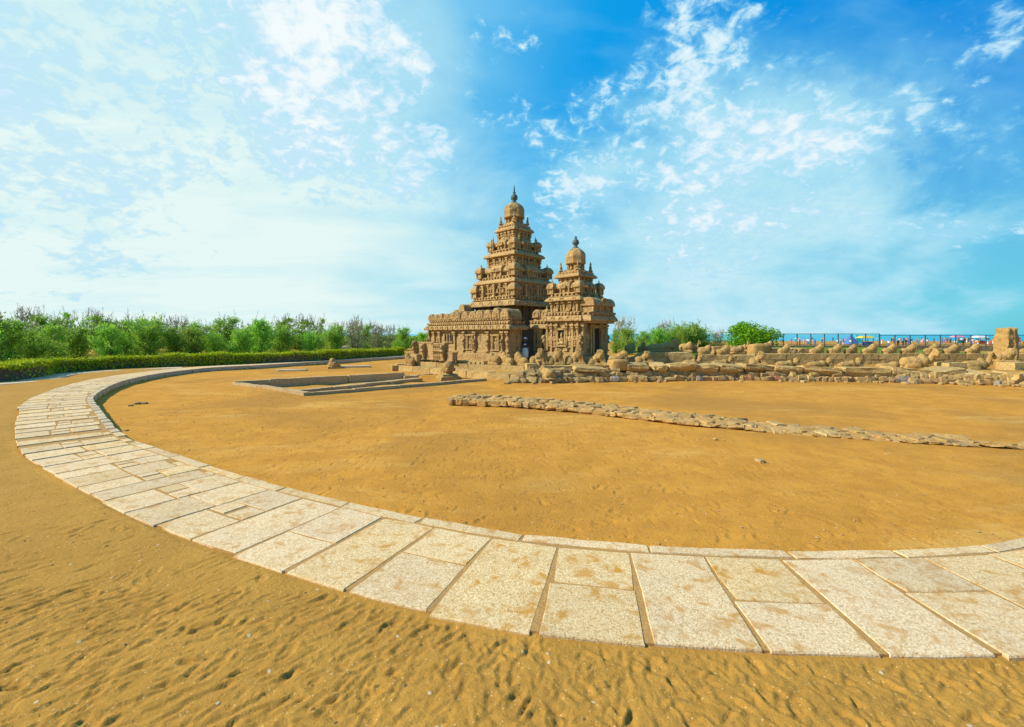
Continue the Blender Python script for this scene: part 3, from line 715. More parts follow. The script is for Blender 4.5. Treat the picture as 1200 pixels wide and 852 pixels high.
def storey(root, zb, zc0, zc1, a_w, a_tip, a_base, hara, arches=3, niche=True, sd=0.0, kuta=None, shala=None, panj=None, pil=5):
    """one storey of a tower standing on a shelf at zb of half side a_base: parapet of pavilions, recessed wall, eave"""
    mb = MB()
    mb.loft([(0, zb - .06), (0, zc0 + .06)], 0, 0, a_w, a_w, 3)
    mb.loft([(-.3, zb - .02), (.0, zb - .01), (.0, zb + .05), (-.3, zb + .06)], 0, 0, a_base - .12, a_base - .12, 3)
    if not hara: zm = zb + (zc0 - zb) * .42; mb.loft([(-.1, zm - .09), (.12, zm - .07), (.13, zm + .03), (-.1, zm + .06)], 0, 0, a_w, a_w, 4)
    mb.loft([(-.2, zc0 - .16), (.05, zc0 - .14), (.09, zc0 - .04), (.09, zc0 + .05), (-.2, zc0 + .06)], 0, 0, a_w, a_w, 3)
    st = mb.build('storey', M_TEMPLE, root, wx=WX, seed=sd)
    for nx, ny, rz in FACES:
        for i in range(pil):
            u = -a_w + .10 + i * (2 * a_w - .2) / (pil - 1); zl = zb + .1
            b2 = MB(); H = zc0 - zl
            b2.box((0, 0, H / 2), (.075, .07, H / 2)); b2.box((0, -.02, H * .82), (.11, .10, H * .04)); b2.box((0, -.03, H * .92), (.15, .12, H * .04))
            b2.build('pilaster', M_TEMPLE, st, on_face(a_w, nx, ny, rz, u, .03, zl), R(rz), (.4, .012, 3))
            if niche and i < pil - 1:
                u2 = u + (a_w - .1) / (pil - 1); s = .62 * (zc0 - zb) ** .5
                inst('relief_figure', rng.choice((SEATED, SEATED, STANDING)) if zc0 - zb > .8 else SEATED, st, on_face(a_w, nx, ny, rz, u2 + rng.uniform(-.04, .04), .08, zc0 - (zc0 - zb) * .62), R(rz), s * rng.uniform(.75, .95))
    zt = zb + .25 + (hara or .75); n_ = 3 if hara else 4
    lg = MB()
    for z_ in ([zt + .12, zt + (zc0 - zt) * .5] if hara else [zb + (zc0 - zb) * .70]): lg.loft([(-.1, z_ - .05), (.10, z_ - .04), (.11, z_ + .03), (-.1, z_ + .05)], 0, 0, a_w, a_w, n_)
    lg.build('moulding', M_TEMPLE, st, wx=WX, seed=sd + 1)
    for nx, ny, rz in FACES:
        for i in range(max(3, int(a_w / .34))):
            u = -a_w * .8 + i * 1.6 * a_w / (max(3, int(a_w / .34)) - 1)
            q = MB(); q.box((0, 0, 0), (.085, .06, min(.17, (zc0 - zt) * .22))); q.build('niche', M_SHADED, st, on_face(a_w, nx, ny, rz, u, .015, zc0 - (zc0 - zt) * .30), R(rz))  # shallow dark block, the shade of a deep niche painted on
            if hara:
                v = -(a_base - .52) * .86 + i * 1.72 * (a_base - .52) / (max(3, int(a_w / .34)) - 1)
                q = MB(); q.box((0, 0, 0), (.10, .05, hara * .13)); q.build('niche', M_SHADED, st, on_face(a_base - .52, nx, ny, rz, v, .02, zb + .25 + hara * .2), R(rz))  # dark block between dwarf pillars, niche shade put into its colour
    d = MB(); dentils(d, a_base - .24, a_base - .24, zb + .03, .19, .36); d.build('dentil_row', M_TEMPLE, st, wx=(.5, .012, 3), seed=sd)
    if hara:
        zh = zb + .25; kh = hara
        # continuous lean-to roof behind the pavilions
        rb = MB(); ah = a_base - .36
        rb.loft([(-.5, zh - .02), (-.16, zh), (-.16, zh + kh * .40), (.06, zh + kh * .42), (.09, zh + kh * .50), (.02, zh + kh * .70), (-.16, zh + kh * .88), (-.42, zh + kh * 1.0)], 0, 0, ah, ah, 5)
        rb.build('parapet_roof', M_TEMPLE, st, wx=WX, seed=sd + 2)
        for nx, ny, rz in FACES:
            n = max(5, int(2 * ah / .55)) 
            for i in range(n):
                u = -ah + .2 + i * (2 * ah - .4) / (n - 1); pb = MB(); pb.box((0, 0, kh * .2), (.07, .09, kh * .21)); pb.build('dwarf_pillar', M_TEMPLE, st, on_face(ah - .16, nx, ny, rz, u, .05, zh), R(rz), (.5, .01, 4))
            if shala: inst('barrel_pavilion', shala, st, on_face(ah, nx, ny, rz, 0, -.12, zh), R(rz))
            if panj:
                for s in (-1, 1):
                    inst('arch_gable', panj, st, on_face(ah, nx, ny, rz, s * ah * .56, .08, zh + kh * .34), R(rz), 1.0)
            if shala: inst('arch_gable', ARCH_BIG, st, on_face(ah, nx, ny, rz, 0, .26, zh + kh * .42), R(rz), (kh * .7, .6, kh * .62))
        for i in (-1, 1):
            for j in (-1, 1): inst('corner_pavilion', kuta, st, (i * (a_base - .34), j * (a_base - .34), zh - .02), rng.choice((0, 1, 2, 3)) * R(90))
    link(bpy.data.objects.new('cornice', cornice_mesh(a_tip, a_tip, zc0, zc1)), st)
    for nx, ny, rz in FACES:
        for i in range(arches):
            u = -a_tip * .8 + i * 1.6 * a_tip / max(1, arches - 1)
            inst('arch_ornament', ARCH, st, on_face(a_tip, nx, ny, rz, u, -.03, zc0 + .0), R(rz), (1, 1, (zc1 - zc0) * 1.9))
    return st
def crown(root, zb, z_neck, z_d0, z_d1, neck, dome, figs, a, sd, finial):
    n = MB(); n.loft([(-.1, zb), (.22, zb + .02), (.22, zb + .12), (.08, zb + .2), (0, zb + .22), (0, z_d0 + .06)], 0, 0, neck, neck, 2)
    for nx, ny, rz in FACES:
        for s in (-1, 1): n.box(on_face(neck, nx, ny, rz, s * neck * .7, .03, (zb + z_d0) / 2), (.07, .07, (z_d0 - zb) / 2))
    nk = n.build('dome_neck', M_TEMPLE, root, wx=WX)
    for nx, ny, rz in FACES: inst('seated_figure', SEATED, nk, on_face(neck, nx, ny, rz, 0, .12, zb + .16), R(rz), (z_d0 - zb) * .85)
    H = z_d1 - z_d0; d = MB(); f = dome / math.cos(math.pi / 8)
    pr = [(.72, 0), (.98, .02), (1.03, .07), (1.0, .14), (1.0, .28), (1.02, .45), (.98, .6), (.86, .74), (.74, .81), (.70, .84), (.52, .93), (.30, .985), (.22, 1.0)]
    d.lathe([(f * r, z_d0 + H * z) for r, z in pr], 8, ph=math.pi / 8)
    dm = d.build('dome', M_TEMPLE, root, wx=(.35, .02, 2.5), seed=sd)
    fm = MB(); fm.lathe([(r, z) for r, z in finial], 12); fm.build('finial', M_COPPER, root, smooth=True)
    for i in (-1, 1):
        for j in (-1, 1):
            inst('corner_figure', figs, root, (i * a, j * a, zb), math.atan2(i, -j), .95)

# ------------------------------------------------------------------ tall temple tower
FRZ = R(45)
def tall_tower():
    r = thing('temple_tower', 'tall weathered stone temple tower with receding storeys, octagonal dome and dark finial', 'temple tower', (.2, 41.5, 0), FRZ)
    k3, k2, k1 = kuta_mesh(.38, 1.12), kuta_mesh(.37, 1.10), kuta_mesh(.30, .98)
    b = MB(); b.loft([(.25, .5), (.25, 1.9), (.12, 1.95), (.12, 2.3), (.2, 2.35), (.2, 2.55), (0, 2.6), (0, 3.5), (.14, 3.55), (.18, 3.75), (.02, 3.9), (0, 5.5)], 0, 0, 2.42, 2.42, 4)
    base = b.build('base_storey', M_SHADED, r, wx=WX)  # shade of the deep recess is painted into this storey's colour
    for nx, ny, rz in FACES:
        for i in range(6):
            q = MB(); q.box((0, 0, .75), (.11, .1, .8)); q.box((0, -.04, 1.42), (.18, .15, .1)); q.build('pilaster', M_SHADED, base, on_face(2.42, nx, ny, rz, -2.3 + i * .92, .04, 3.9), R(rz), (.5, .012, 3))  # pilasters share the painted recess shade
    link(bpy.data.objects.new('cornice', cornice_mesh(3.0, 3.0, 5.38, 5.98, .5)), base)
    for nx, ny, rz in FACES:
        for i in range(5): inst('arch_ornament', ARCH, base, on_face(3.0, nx, ny, rz, -2.4 + i * 1.2, -.04, 5.40), R(rz), (1, 1, 1.25))
    storey(r, 5.98, 7.40, 7.76, 2.42, 2.68, 2.86, None, 0, True, 1, pil=7)
    # free-standing corner pavilions and little piers of the first parapet
    st = r.children[-1]
    for i in (-1, 1):
        for j in (-1, 1): inst('corner_pavilion', k3, st, (i * 2.44, j * 2.44, 6.22), 0)
    for nx, ny, rz in FACES:
        for u in (-1.3, .2):
            q = MB(); q.box((0, 0, .5), (.11, .11, .5)); q.box((0, 0, .98), (.17, .14, .07)); q.box((0, 0, .1), (.14, .14, .1)); q.build('parapet_pier', M_TEMPLE, st, on_face(2.36, nx, ny, rz, u + rng.uniform(-.1, .1), .26, 6.2), R(rz), (.4, .02, 3))
    storey(r, 7.76, 9.84, 10.22, 1.66, 2.02, 2.46, .98, 0, True, 3, k2, shala_mesh(1.35, .34, 1.0))
    storey(r, 10.22, 12.20, 12.60, 1.02, 1.30, 1.80, .92, 0, True, 5, k1, shala_mesh(.95, .27, .92))
    pl = MB(); pl.loft([(0, 12.55), (0, 12.72), (-.12, 12.8), (-.2, 12.95), (-.5, 12.97)], 0, 0, 1.05, 1.05, 3); dentils(pl, .98, .98, 12.62, .12, .3); pl.build('dome_platform', M_TEMPLE, r, wx=WX)
    crown(r, 12.9, 13.0, 13.48, 14.96, .58, .90, SEATED, .86, 4,
          [(.24, 14.93), (.27, 15.0), (.17, 15.08), (.15, 15.16), (.30, 15.28), (.33, 15.44), (.28, 15.62), (.16, 15.74), (.10, 15.84), (.16, 15.90), (.09, 15.96), (.07, 16.25), (.03, 16.5), (.005, 16.72)])
    for nx, ny, rz in FACES[:1] + FACES[3:]:
        for u in (-1.05, 1.05):
            q = MB(); q.box((0, 0, .5), (.05, .05, .55)); q.lathe([(.07, 1.0), (.09, 1.1), (.03, 1.25), (.005, 1.45)], 6); q.build('spike_post', M_TEMPLE, r, on_face(1.6, nx, ny, rz, u, .05, 10.4), R(rz), (.4, .01, 3))
    return r
tall_tower()

# ------------------------------------------------------------------ small shrine in front
def small_shrine():
    r = thing('temple_shrine', 'smaller stone shrine with squat dome and dark doorway before the tall tower', 'temple shrine', (4.9, 35.0, 0), FRZ)
    a = 1.6; zb = 1.55
    m = MB(); m.loft([(.22, .6), (.22, 1.40), (.12, 1.45), (.12, 1.6), (.04, 1.66), (0, 1.7), (0, 3.98)], 0, 0, a, a, 4)
    w = m.build('wall', M_TEMPLE, r, wx=WX)
    # doorway side (-y): two piers, jambs, lintel round a flat dark panel that paints the shade of an open door
    dw = MB(); dw.box((.28, -a - .02, 2.55), (.48, .05, .98)); dw.build('doorway_shade', M_INNERSHADE, w)
    dj = MB()
    for u, hw in ((-.25, .09), (.81, .09), (1.05, .12), (1.45, .14), (-.55, .07), (-1.42, .15)): dj.box((u, -a - .10, 2.72), (hw, .16, 1.16)); dj.box((u, -a - .13, 3.62), (hw + .08, .2, .08)); dj.box((u, -a - .12, 3.42), (hw + .04, .17, .04))
    dj.box((.28, -a - .12, 3.55), (.55, .13, .12)); dj.build('door_frame', M_TEMPLE, w, wx=(.35, .015, 3))
    inst('guardian_figure', STANDING, w, (-.95, -a - .12, 1.95), 0, 1.15); inst('guardian_figure', STANDING, w, (1.25, -a - .26, 1.95), 0, 1.05)
    # carved side (-x)
    for u in (-1.45, -.98, -.45, .5, 1.0, 1.42):
        q = MB(); q.box((0, 0, 1.05), (.085, .10, 1.06)); q.box((0, -.03, 1.72), (.13, .14, .06)); q.box((0, -.05, 1.9), (.19, .17, .07)); q.build('pilaster', M_TEMPLE, w, on_face(a, -1, 0, 270, -u, .05, 1.75), R(270), (.4, .014, 3))
    nf = MB()
    for s in (-1, 1): nf.box((s * .36, 0, .62), (.07, .13, .62))
    nf.box((0, 0, 1.28), (.5, .15, .09)); nf.box((0, 0, .03), (.5, .18, .07)); nf.build('niche_frame', M_TEMPLE, w, on_face(a, -1, 0, 270, -.03, .05, 2.1), R(270), (.4, .016, 3))
    nk = MB(); nk.box((0, 0, .62), (.29, .03, .60)); nk.build('niche', M_INNERSHADE, w, on_face(a, -1, 0, 270, -.03, .0, 2.1), R(270))  # flat dark panel, painted shade of the niche
    inst('relief_figure', SEATED, w, on_face(a, -1, 0, 270, -.03, .07, 2.2), R(270), 1.1)
    for u, z, s in ((-.72, 2.0, .85), (.75, 2.0, .85), (-1.2, 2.05, .8), (1.2, 2.1, .8), (.25, 1.72, .5), (-.3, 1.72, .5), (-.72, 3.0, .5), (.75, 2.98, .5)):
        inst('relief_figure', STANDING if s > .6 else SEATED, w, on_face(a, -1, 0, 270, u, .08, z), R(270), s)
    for c in ((-1.66, -1.66), (-1.66, 1.66), (1.66, -1.66)): inst('lion_figure', LION, w, (c[0], c[1], 1.72), math.atan2(c[0], -c[1]), (.75, .7, .9))
    # main eave and the deep porch eave beside it
    link(bpy.data.objects.new('cornice', cornice_mesh(1.92, 1.92, 3.95, 4.42, .32)), w)
    link(bpy.data.objects.new('porch_cornice', cornice_mesh(1.75, .55, 3.93, 4.39, .2)), w).location = (0, -2.1, 0)
    for u in (-1.5, -.75, 0, .75, 1.5): inst('arch_ornament', ARCH, w, on_face(1.92, -1, 0, 270, u, -.04, 3.96), R(270), (1.1, 1, 1.0))
    bm_ = MB(); bm_.box((0, -2.12, 3.86), (1.5, .38, .08)); bm_.box((0, -2.3, 3.75), (.08, .05, .1)); bm_.build('porch_beam', M_TEMPLE, w, wx=WX)
    up = MB(); dentils(up, 1.66, 1.66, 4.42, .17, .28)
    up.loft([(0, 4.4), (0, 5.5)], 0, 0, 1.32, 1.32, 3); up.loft([(-.1, 5.2), (.08, 5.25), (.08, 5.42), (-.1, 5.46)], 0, 0, 1.32, 1.32, 3)
    u_ = up.build('storey', M_TEMPLE, r, wx=WX)
    for nx, ny, rz in FACES:
        for i in range(5):
            q = MB(); q.box((0, 0, .38), (.08, .1, .38)); q.box((0, -.04, .68), (.15, .15, .06)); q.build('pilaster', M_TEMPLE, u_, on_face(1.32, nx, ny, rz, -1.2 + i * .6, .05, 4.68), R(rz), (.4, .012, 3))
            if i < 4: inst('relief_figure', SEATED, u_, on_face(1.32, nx, ny, rz, -.9 + i * .6, .1, 4.66), R(rz), .62)
    for u in (-1.5, -.5, .6): inst('relief_figure', SEATED, u_, on_face(1.6, -1, 0, 270, u, .02, 4.66), R(270), .6)
    pr = MB(); pd = MB(); dentils(pd, 1.5, .42, 4.39, .16, .28, cy=-2.1); pd.build('porch_dentil_row', M_TEMPLE, u_, wx=(.5, .012, 3))
    pr.box((0, -2.0, 4.82), (1.25, .42, .28)); pr.build('porch_parapet', M_TEMPLE, u_, wx=WX)
    for x in (-1.2, -.4, .4, 1.2):
        q = MB(); q.box((0, 0, .25), (.08, .08, .26)); q.build('dwarf_pillar', M_TEMPLE, u_, (x, -2.45, 4.6), 0, (.5, .01, 3))
    sh = MB(); sh.barrel((0, -2.05, 5.05), 2.75, .62, .62, 0, 10); sh.build('porch_barrel_roof', M_TEMPLE, u_, wx=WX)
    inst('arch_gable', ARCH_BIG, u_, (0, -2.55, 5.02), 0, 1.0); inst('seated_figure', SEATED, u_, (-.15, -1.95, 5.6), 0, .8); inst('seated_figure', SEATED, u_, (.75, -1.9, 5.55), 0, .6); inst('seated_figure', SEATED, u_, (-.75, -1.8, 5.55), 0, .55)
    link(bpy.data.objects.new('cornice', cornice_mesh(1.70, 1.70, 5.46, 5.80, .32)), u_)
    for nx, ny, rz in FACES:
        for u in (-1.1, 0, 1.1): inst('arch_ornament', ARCH, u_, on_face(1.70, nx, ny, rz, u, -.03, 5.46), R(rz), (.9, 1, .72))
    storey(r, 5.80, 7.26, 7.60, .82, 1.20, 1.60, .86, 0, False, 7, kuta_mesh(.30, .92), shala_mesh(.9, .26, .86), pil=4)
    pl = MB(); pl.loft([(0, 7.55), (0, 7.7), (-.15, 7.78), (-.5, 7.8)], 0, 0, .98, .98, 3); dentils(pl, .9, .9, 7.6, .1, .28); pl.build('dome_platform', M_TEMPLE, r, wx=WX)
    crown(r, 7.72, 7.85, 8.33, 9.62, .45, .72, SEATED, .80, 8, [(.2, 9.58), (.24, 9.66), (.14, 9.74), (.13, 9.82), (.25, 9.92), (.27, 10.06), (.22, 10.2), (.12, 10.3), (.08, 10.36), (.11, 10.42), (.06, 10.5), (.02, 10.56)])
    # side porch joining the two temples
    s = MB(); s.box((.1, 2.5, 2.3), (1.15, .95, 1.5)); sp = s.build('side_porch', M_TEMPLE, r, wx=WX)
    q = MB(); q.box((-1.08, 2.05, 2.45), (.03, .32, 1.05)); q.build('doorway_shade', M_INNERSHADE, sp)  # dark panel painted as the unlit inside of the porch
    q = MB()
    for y in (2.5, 2.75, 3.1, 1.68): q.box((-1.14, y, 2.4), (.12, .09, 1.1)); q.box((-1.15, y, 3.3), (.15, .14, .09))
    q.box((-1.14, 2.5, 3.48), (.14, .95, .09)); q.build('porch_pillars', M_TEMPLE, sp, wx=(.4, .012, 3))
    link(bpy.data.objects.new('cornice', cornice_mesh(1.52, 1.2, 3.42, 3.86, .3)), sp).location = (.1, 2.6, 0)
    d = MB(); dentils(d, 1.3, 1.0, 3.86, .16, .3, cx=.1, cy=2.6); d.box((.1, 2.6, 4.1), (1.1, .85, .22)); d.build('dentil_row', M_TEMPLE, sp, wx=(.5, .012, 3))
    for y in (2.15, 3.1):
        q = MB(); q.barrel((0, 0, 0), 2.3, .46, .66); q.build('barrel_roof', M_TEMPLE, sp, (.05, y, 4.3), 0, WX)
        inst('arch_gable', ARCH_BIG, sp, (-1.12, y, 4.32), R(270), .85)
    return r
small_shrine()

# ------------------------------------------------------------------ enclosing wall round the tower
def enclosure():
    r = thing('temple_enclosure_wall', 'long carved stone enclosure wall topped by a row of little barrel roofs left of the tall tower', 'temple wall', (-.2, 34.5, 0), FRZ)
    # local: outer face is x = 0, wall thickness towards +x, runs along +y
    L, T = 10.5, 1.38; cx, cy, hx, hy = T / 2, L / 2, T / 2, L / 2
    m = MB(); m.loft([(.22, .6), (.22, 1.38), (.14, 1.42), (.14, 1.58), (.03, 1.62), (0, 1.68), (0, 3.40)], cx, cy, hx, hy, 6)
    w = m.build('wall', M_TEMPLE, r, wx=(.4, .018, 2.4))
    f = MB(); f.box((-.02, L / 2, 3.28), (.10, L / 2, .09)); f.build('frieze', M_TEMPLE, w, wx=WX)
    for y in (.10, .66, 2.3, 3.9, 5.3, 6.6, 8.75, 9.6, 10.38):
        q = MB(); q.box((0, 0, .76), (.075, .08, .78)); q.box((0, -.03, 1.3), (.11, .12, .05)); q.box((0, -.05, 1.48), (.2, .15, .07)); q.build('pilaster', M_TEMPLE, w, (-.06, y, 1.66), R(270), (.4, .014, 3))
    for y in (0.0, .66, 2.3, 3.9, 5.3, 10.5): inst('lion_figure', LION, w, (-.12, y, 1.62), R(270), (.55, .55, .74))
    for y in (1.48, 4.6):
        q = MB()
        for s in (-1, 1): q.box((s * .38, 0, .55), (.055, .1, .58)); q.box((s * .25, -.02, .55), (.03, .07, .5))
        q.box((0, 0, 1.16), (.52, .13, .07)); q.box((0, 0, -.02), (.5, .14, .05)); q.build('niche_frame', M_TEMPLE, w, (-.05, y, 1.76), R(270), (.4, .012, 3))
        q = MB(); 
        for s in (-1, 1): q.box((s * .30, 0, .58), (.05, .06, .52))
        q.build('niche', M_INNERSHADE, w, (-.03, y, 1.76), R(270))  # dark side slots, shade painted as solid strips
    for y in (7.1, 7.5, 7.9):
        q = MB(); q.box((0, 0, .3), (.11, .05, .30)); q.build('window_inner_shade', M_INNERSHADE, w, (-.01, y, 2.35), R(270))  # solid dark panel stands for the shade inside the opening
        q = MB(); q.box((-.17, 0, .3), (.045, .09, .36)); q.box((0, 0, -.04), (.22, .10, .04)); q.build('window_frame', M_TEMPLE, w, (-.03, y, 2.35), R(270), (.4, .01, 3))
    for y in (1.48, 4.6, 9.2): inst('relief_figure', STANDING, w, (-.02, y, 1.8), R(270), .62)
    c = link(bpy.data.objects.new('cornice', cornice_mesh(hx + .38, hy + .36, 3.34, 3.80, .38)), w); c.location = (cx, cy, 0)
    n = 15
    for i in range(n): inst('arch_ornament', ARCH, w, (-.36, .2 + i * (L - .4) / (n - 1), 3.36), R(270), (.95, 1, 1.0))
    d = MB(); dentils(d, hx + .1, hy + .1, 3.80, .15, .28, .09, cx=cx, cy=cy); d.box((cx, cy, 4.16), (hx - .08, hy - .05, .2)); dentils(d, hx - .02, hy - .02, 4.1, .1, .3, .08, cx=cx, cy=cy)
    d.build('dentil_row', M_TEMPLE, w, wx=(.5, .012, 3))
    y = 0.05; k = 0
    while y < L - .3:
        big = y < 5.2; wd = .94 if big else .78
        q = MB(); q.barrel((0, 0, 0), T + .12, wd / 2 * 1.0, .74 if big else .58, 0, 9); b = q.build('barrel_roof', M_TEMPLE, r, (cx + rng.uniform(-.05, .05), y + wd / 2, 4.26), rng.uniform(-.05, .05), (.3, .04, 2.2), seed=k); b.scale = (1, 1, rng.uniform(.86, 1.12))
        inst('arch_ornament', ARCH, b, (-T / 2 - .04, 0, .06), R(270), (1.2, 1, 1.25 if big else 1.0)); y += wd + .03; k += 1
    # stepped barrel ends that climb behind the parapet at the left
    for x, yy, z, s in ((1.9, 8.35, 4.62, .85), (2.0, 7.55, 5.02, .95)):
        q = MB(); q.box((0, 0, -.3), (.5, .4, .35)); q.barrel((0, 0, 0), 1.2, .46 * s, .7 * s); q.build('rear_barrel_roof', M_TEMPLE, r, (x, yy, z), 0, WX)
    # rear wall that closes the court
    q = MB(); q.loft([(0, .6), (0, 3.4), (.3, 3.42), (.3, 3.8), (0, 3.9), (0, 4.3)], 4.4, L - .69, 3.0, .66, 4); q.build('rear_wall', M_TEMPLE, r, wx=(.5, .018, 2.4))
enclosure()

def lion_screen():
    r = thing('carved_screen_wall', 'low carved stone screen with three rampant lions before the left end of the enclosure wall', 'carved wall', (-6.4, 36.0, 0), FRZ)
    # local x = 0 is the face; runs along y
    for (a, b, z0, z1) in ((-2.7, -1.9, .95, 1.62), (-1.6, -.3, .95, 2.30), (-.3, 2.2, .95, 2.36), (2.2, 3.1, .95, 1.60)):
        q = MB(); q.loft([(0, z0), (0, z0 + .08), (-.04, z0 + .1), (-.04, z1 - .12), (0, z1 - .1), (0, z1)], .3, (a + b) / 2, .28, (b - a) / 2 - .012, 2); q.build('panel', M_TEMPLE, r, wx=WX, seed=a)
    for y in (-1.75, .9, 2.15): inst('lion_figure', LION, r, (-.12, y, .95), R(270), (.72, .72, .92 if y < 2 else 1.08))
    for i in range(5): inst('relief_figure', SEATED, r, (.0, -1.25 + i * .24, 1.62), R(270), .6); inst('relief_figure', STANDING, r, (.0, -1.3 + i * .25, 1.02), R(270), .40)
lion_screen()
# ------------------------------------------------------------------ platform the temples stand on
def prism(name, pts, z0, z1, mat, parent=None, sub=None):
    mb = MB(); n = len(pts); rs = [[(p[0], p[1], z) for p in pts] for z in (z0, z1)]; mb.rings(rs); return mb.build(name, mat, parent)
def platform():
    r = thing('temple_platform', 'stepped platform of large dressed stone blocks under both temples', 'stone platform')
    a = gp(612, 439.9, .45).xy; b = gp(467, 428.2, .45).xy; m = gp(642, 438.0, .45).xy; c = gp(716, 436.0, .45).xy
    prism('core', [a + Vector((.1, .4)), m + Vector((0, .4)), c + Vector((-.1, .35)), (9.5, 38), (9.5, 50), (-7, 52), (-9.6, 44), b + Vector((.2, .6))], -.1, .38, M_SAND, r)
    block_row(r, b, a, -.1, .45, .8, 2.3, M_BLOCK, 'block', .02, .03); block_row(r, a, m, -.1, .47, .8, 1.4, M_BLOCK, 'block', .03, .05); block_row(r, m, c, -.1, .50, .8, 1.7, M_BLOCK, 'block', .03, .05)
    a2 = gp(614, 430.2, .75).xy; b2 = gp(483, 424.0, .75).xy; a3 = gp(620, 430.0, .92).xy; c2 = gp(716, 428.6, .92).xy
    prism('upper_core', [a2 + Vector((.1, .4)), (9.0, 33), (8.6, 48), (-6, 50), (-8.4, 44), b2 + Vector((.25, .5))], .3, .72, M_BLOCK, r)
    prism('lion_core', [a3 + Vector((.1, .4)), c2 + Vector((-.1, .4)), (8.4, 33.5), (2.0, 33.5)], .3, .89, M_BLOCK, r)
    block_row(r, b2, a2, .35, .76, .7, 2.6, M_BLOCK, 'block', .02, .03); block_row(r, a3, c2, .38, .95, .7, 1.5, M_BLOCK, 'block', .025, .04)
    d = a2 - b2; n = Vector((-d.y, d.x)).normalized()
    block_row(r, b2 + n * .75, b2 + d * .62 + n * .75, .70, .95, .6, 1.9, M_BLOCK, 'block', .02, .02)
    cp = MB()
    for i in range(16):
        p = b2 + d * (.03 + .60 * i / 15) + n * .66; cp.box((p.x, p.y, .84), (.14, .12, .07), math.atan2(d.y, d.x))
    cp.build('moulding', M_BLOCK, r, wx=(.4, .02, 3))
    # the left end: broken corner stones
    for px, py, w, h in ((463, 431, .3, .24), (471, 430.5, .5, .30)):
        p = gp(px, py + 3, 0); inst('block', rock_mesh('block', M_BLOCK, 2, .12, px, .85), r, (p.x, p.y, h * .8), .4, (w, .5, h))
platform()

# ------------------------------------------------------------------ ruined front wall: rubble courses and big tumbled boulders
ROCKS = [rock_mesh('stone', M_RUBBLE, 1, .34, i * 3.7, .55) for i in range(12)]
ROCKS_B = [rock_mesh('stone', M_BLOCK, 1, .34, 100 + i * 3.7, .55) for i in range(6)]
ROCKS_F = [rock_mesh('stone', M_FOOT, 1, .36, 140 + i * 3.7, .5) for i in range(10)]
ROCKS_R = [rock_mesh('stone', M_RED, 1, .2, 60 + i, .7) for i in range(2)]; ROCKS_G = [rock_mesh('stone', M_GREY, 1, .22, 70 + i, .7) for i in range(3)]
def pick():
    x = rng.random(); return rng.choice(ROCKS_R) if x < .035 else rng.choice(ROCKS_G) if x < .07 else rng.choice(ROCKS_B) if x < .45 else rng.choice(ROCKS)
def wall_base(px):
    return np.interp(px, (560, 605, 650, 700, 800, 900, 1000, 1040, 1100, 1160, 1260), (448.5, 448.5, 448, 446.8, 445.8, 446.2, 447, 447.8, 449.2, 451, 454))
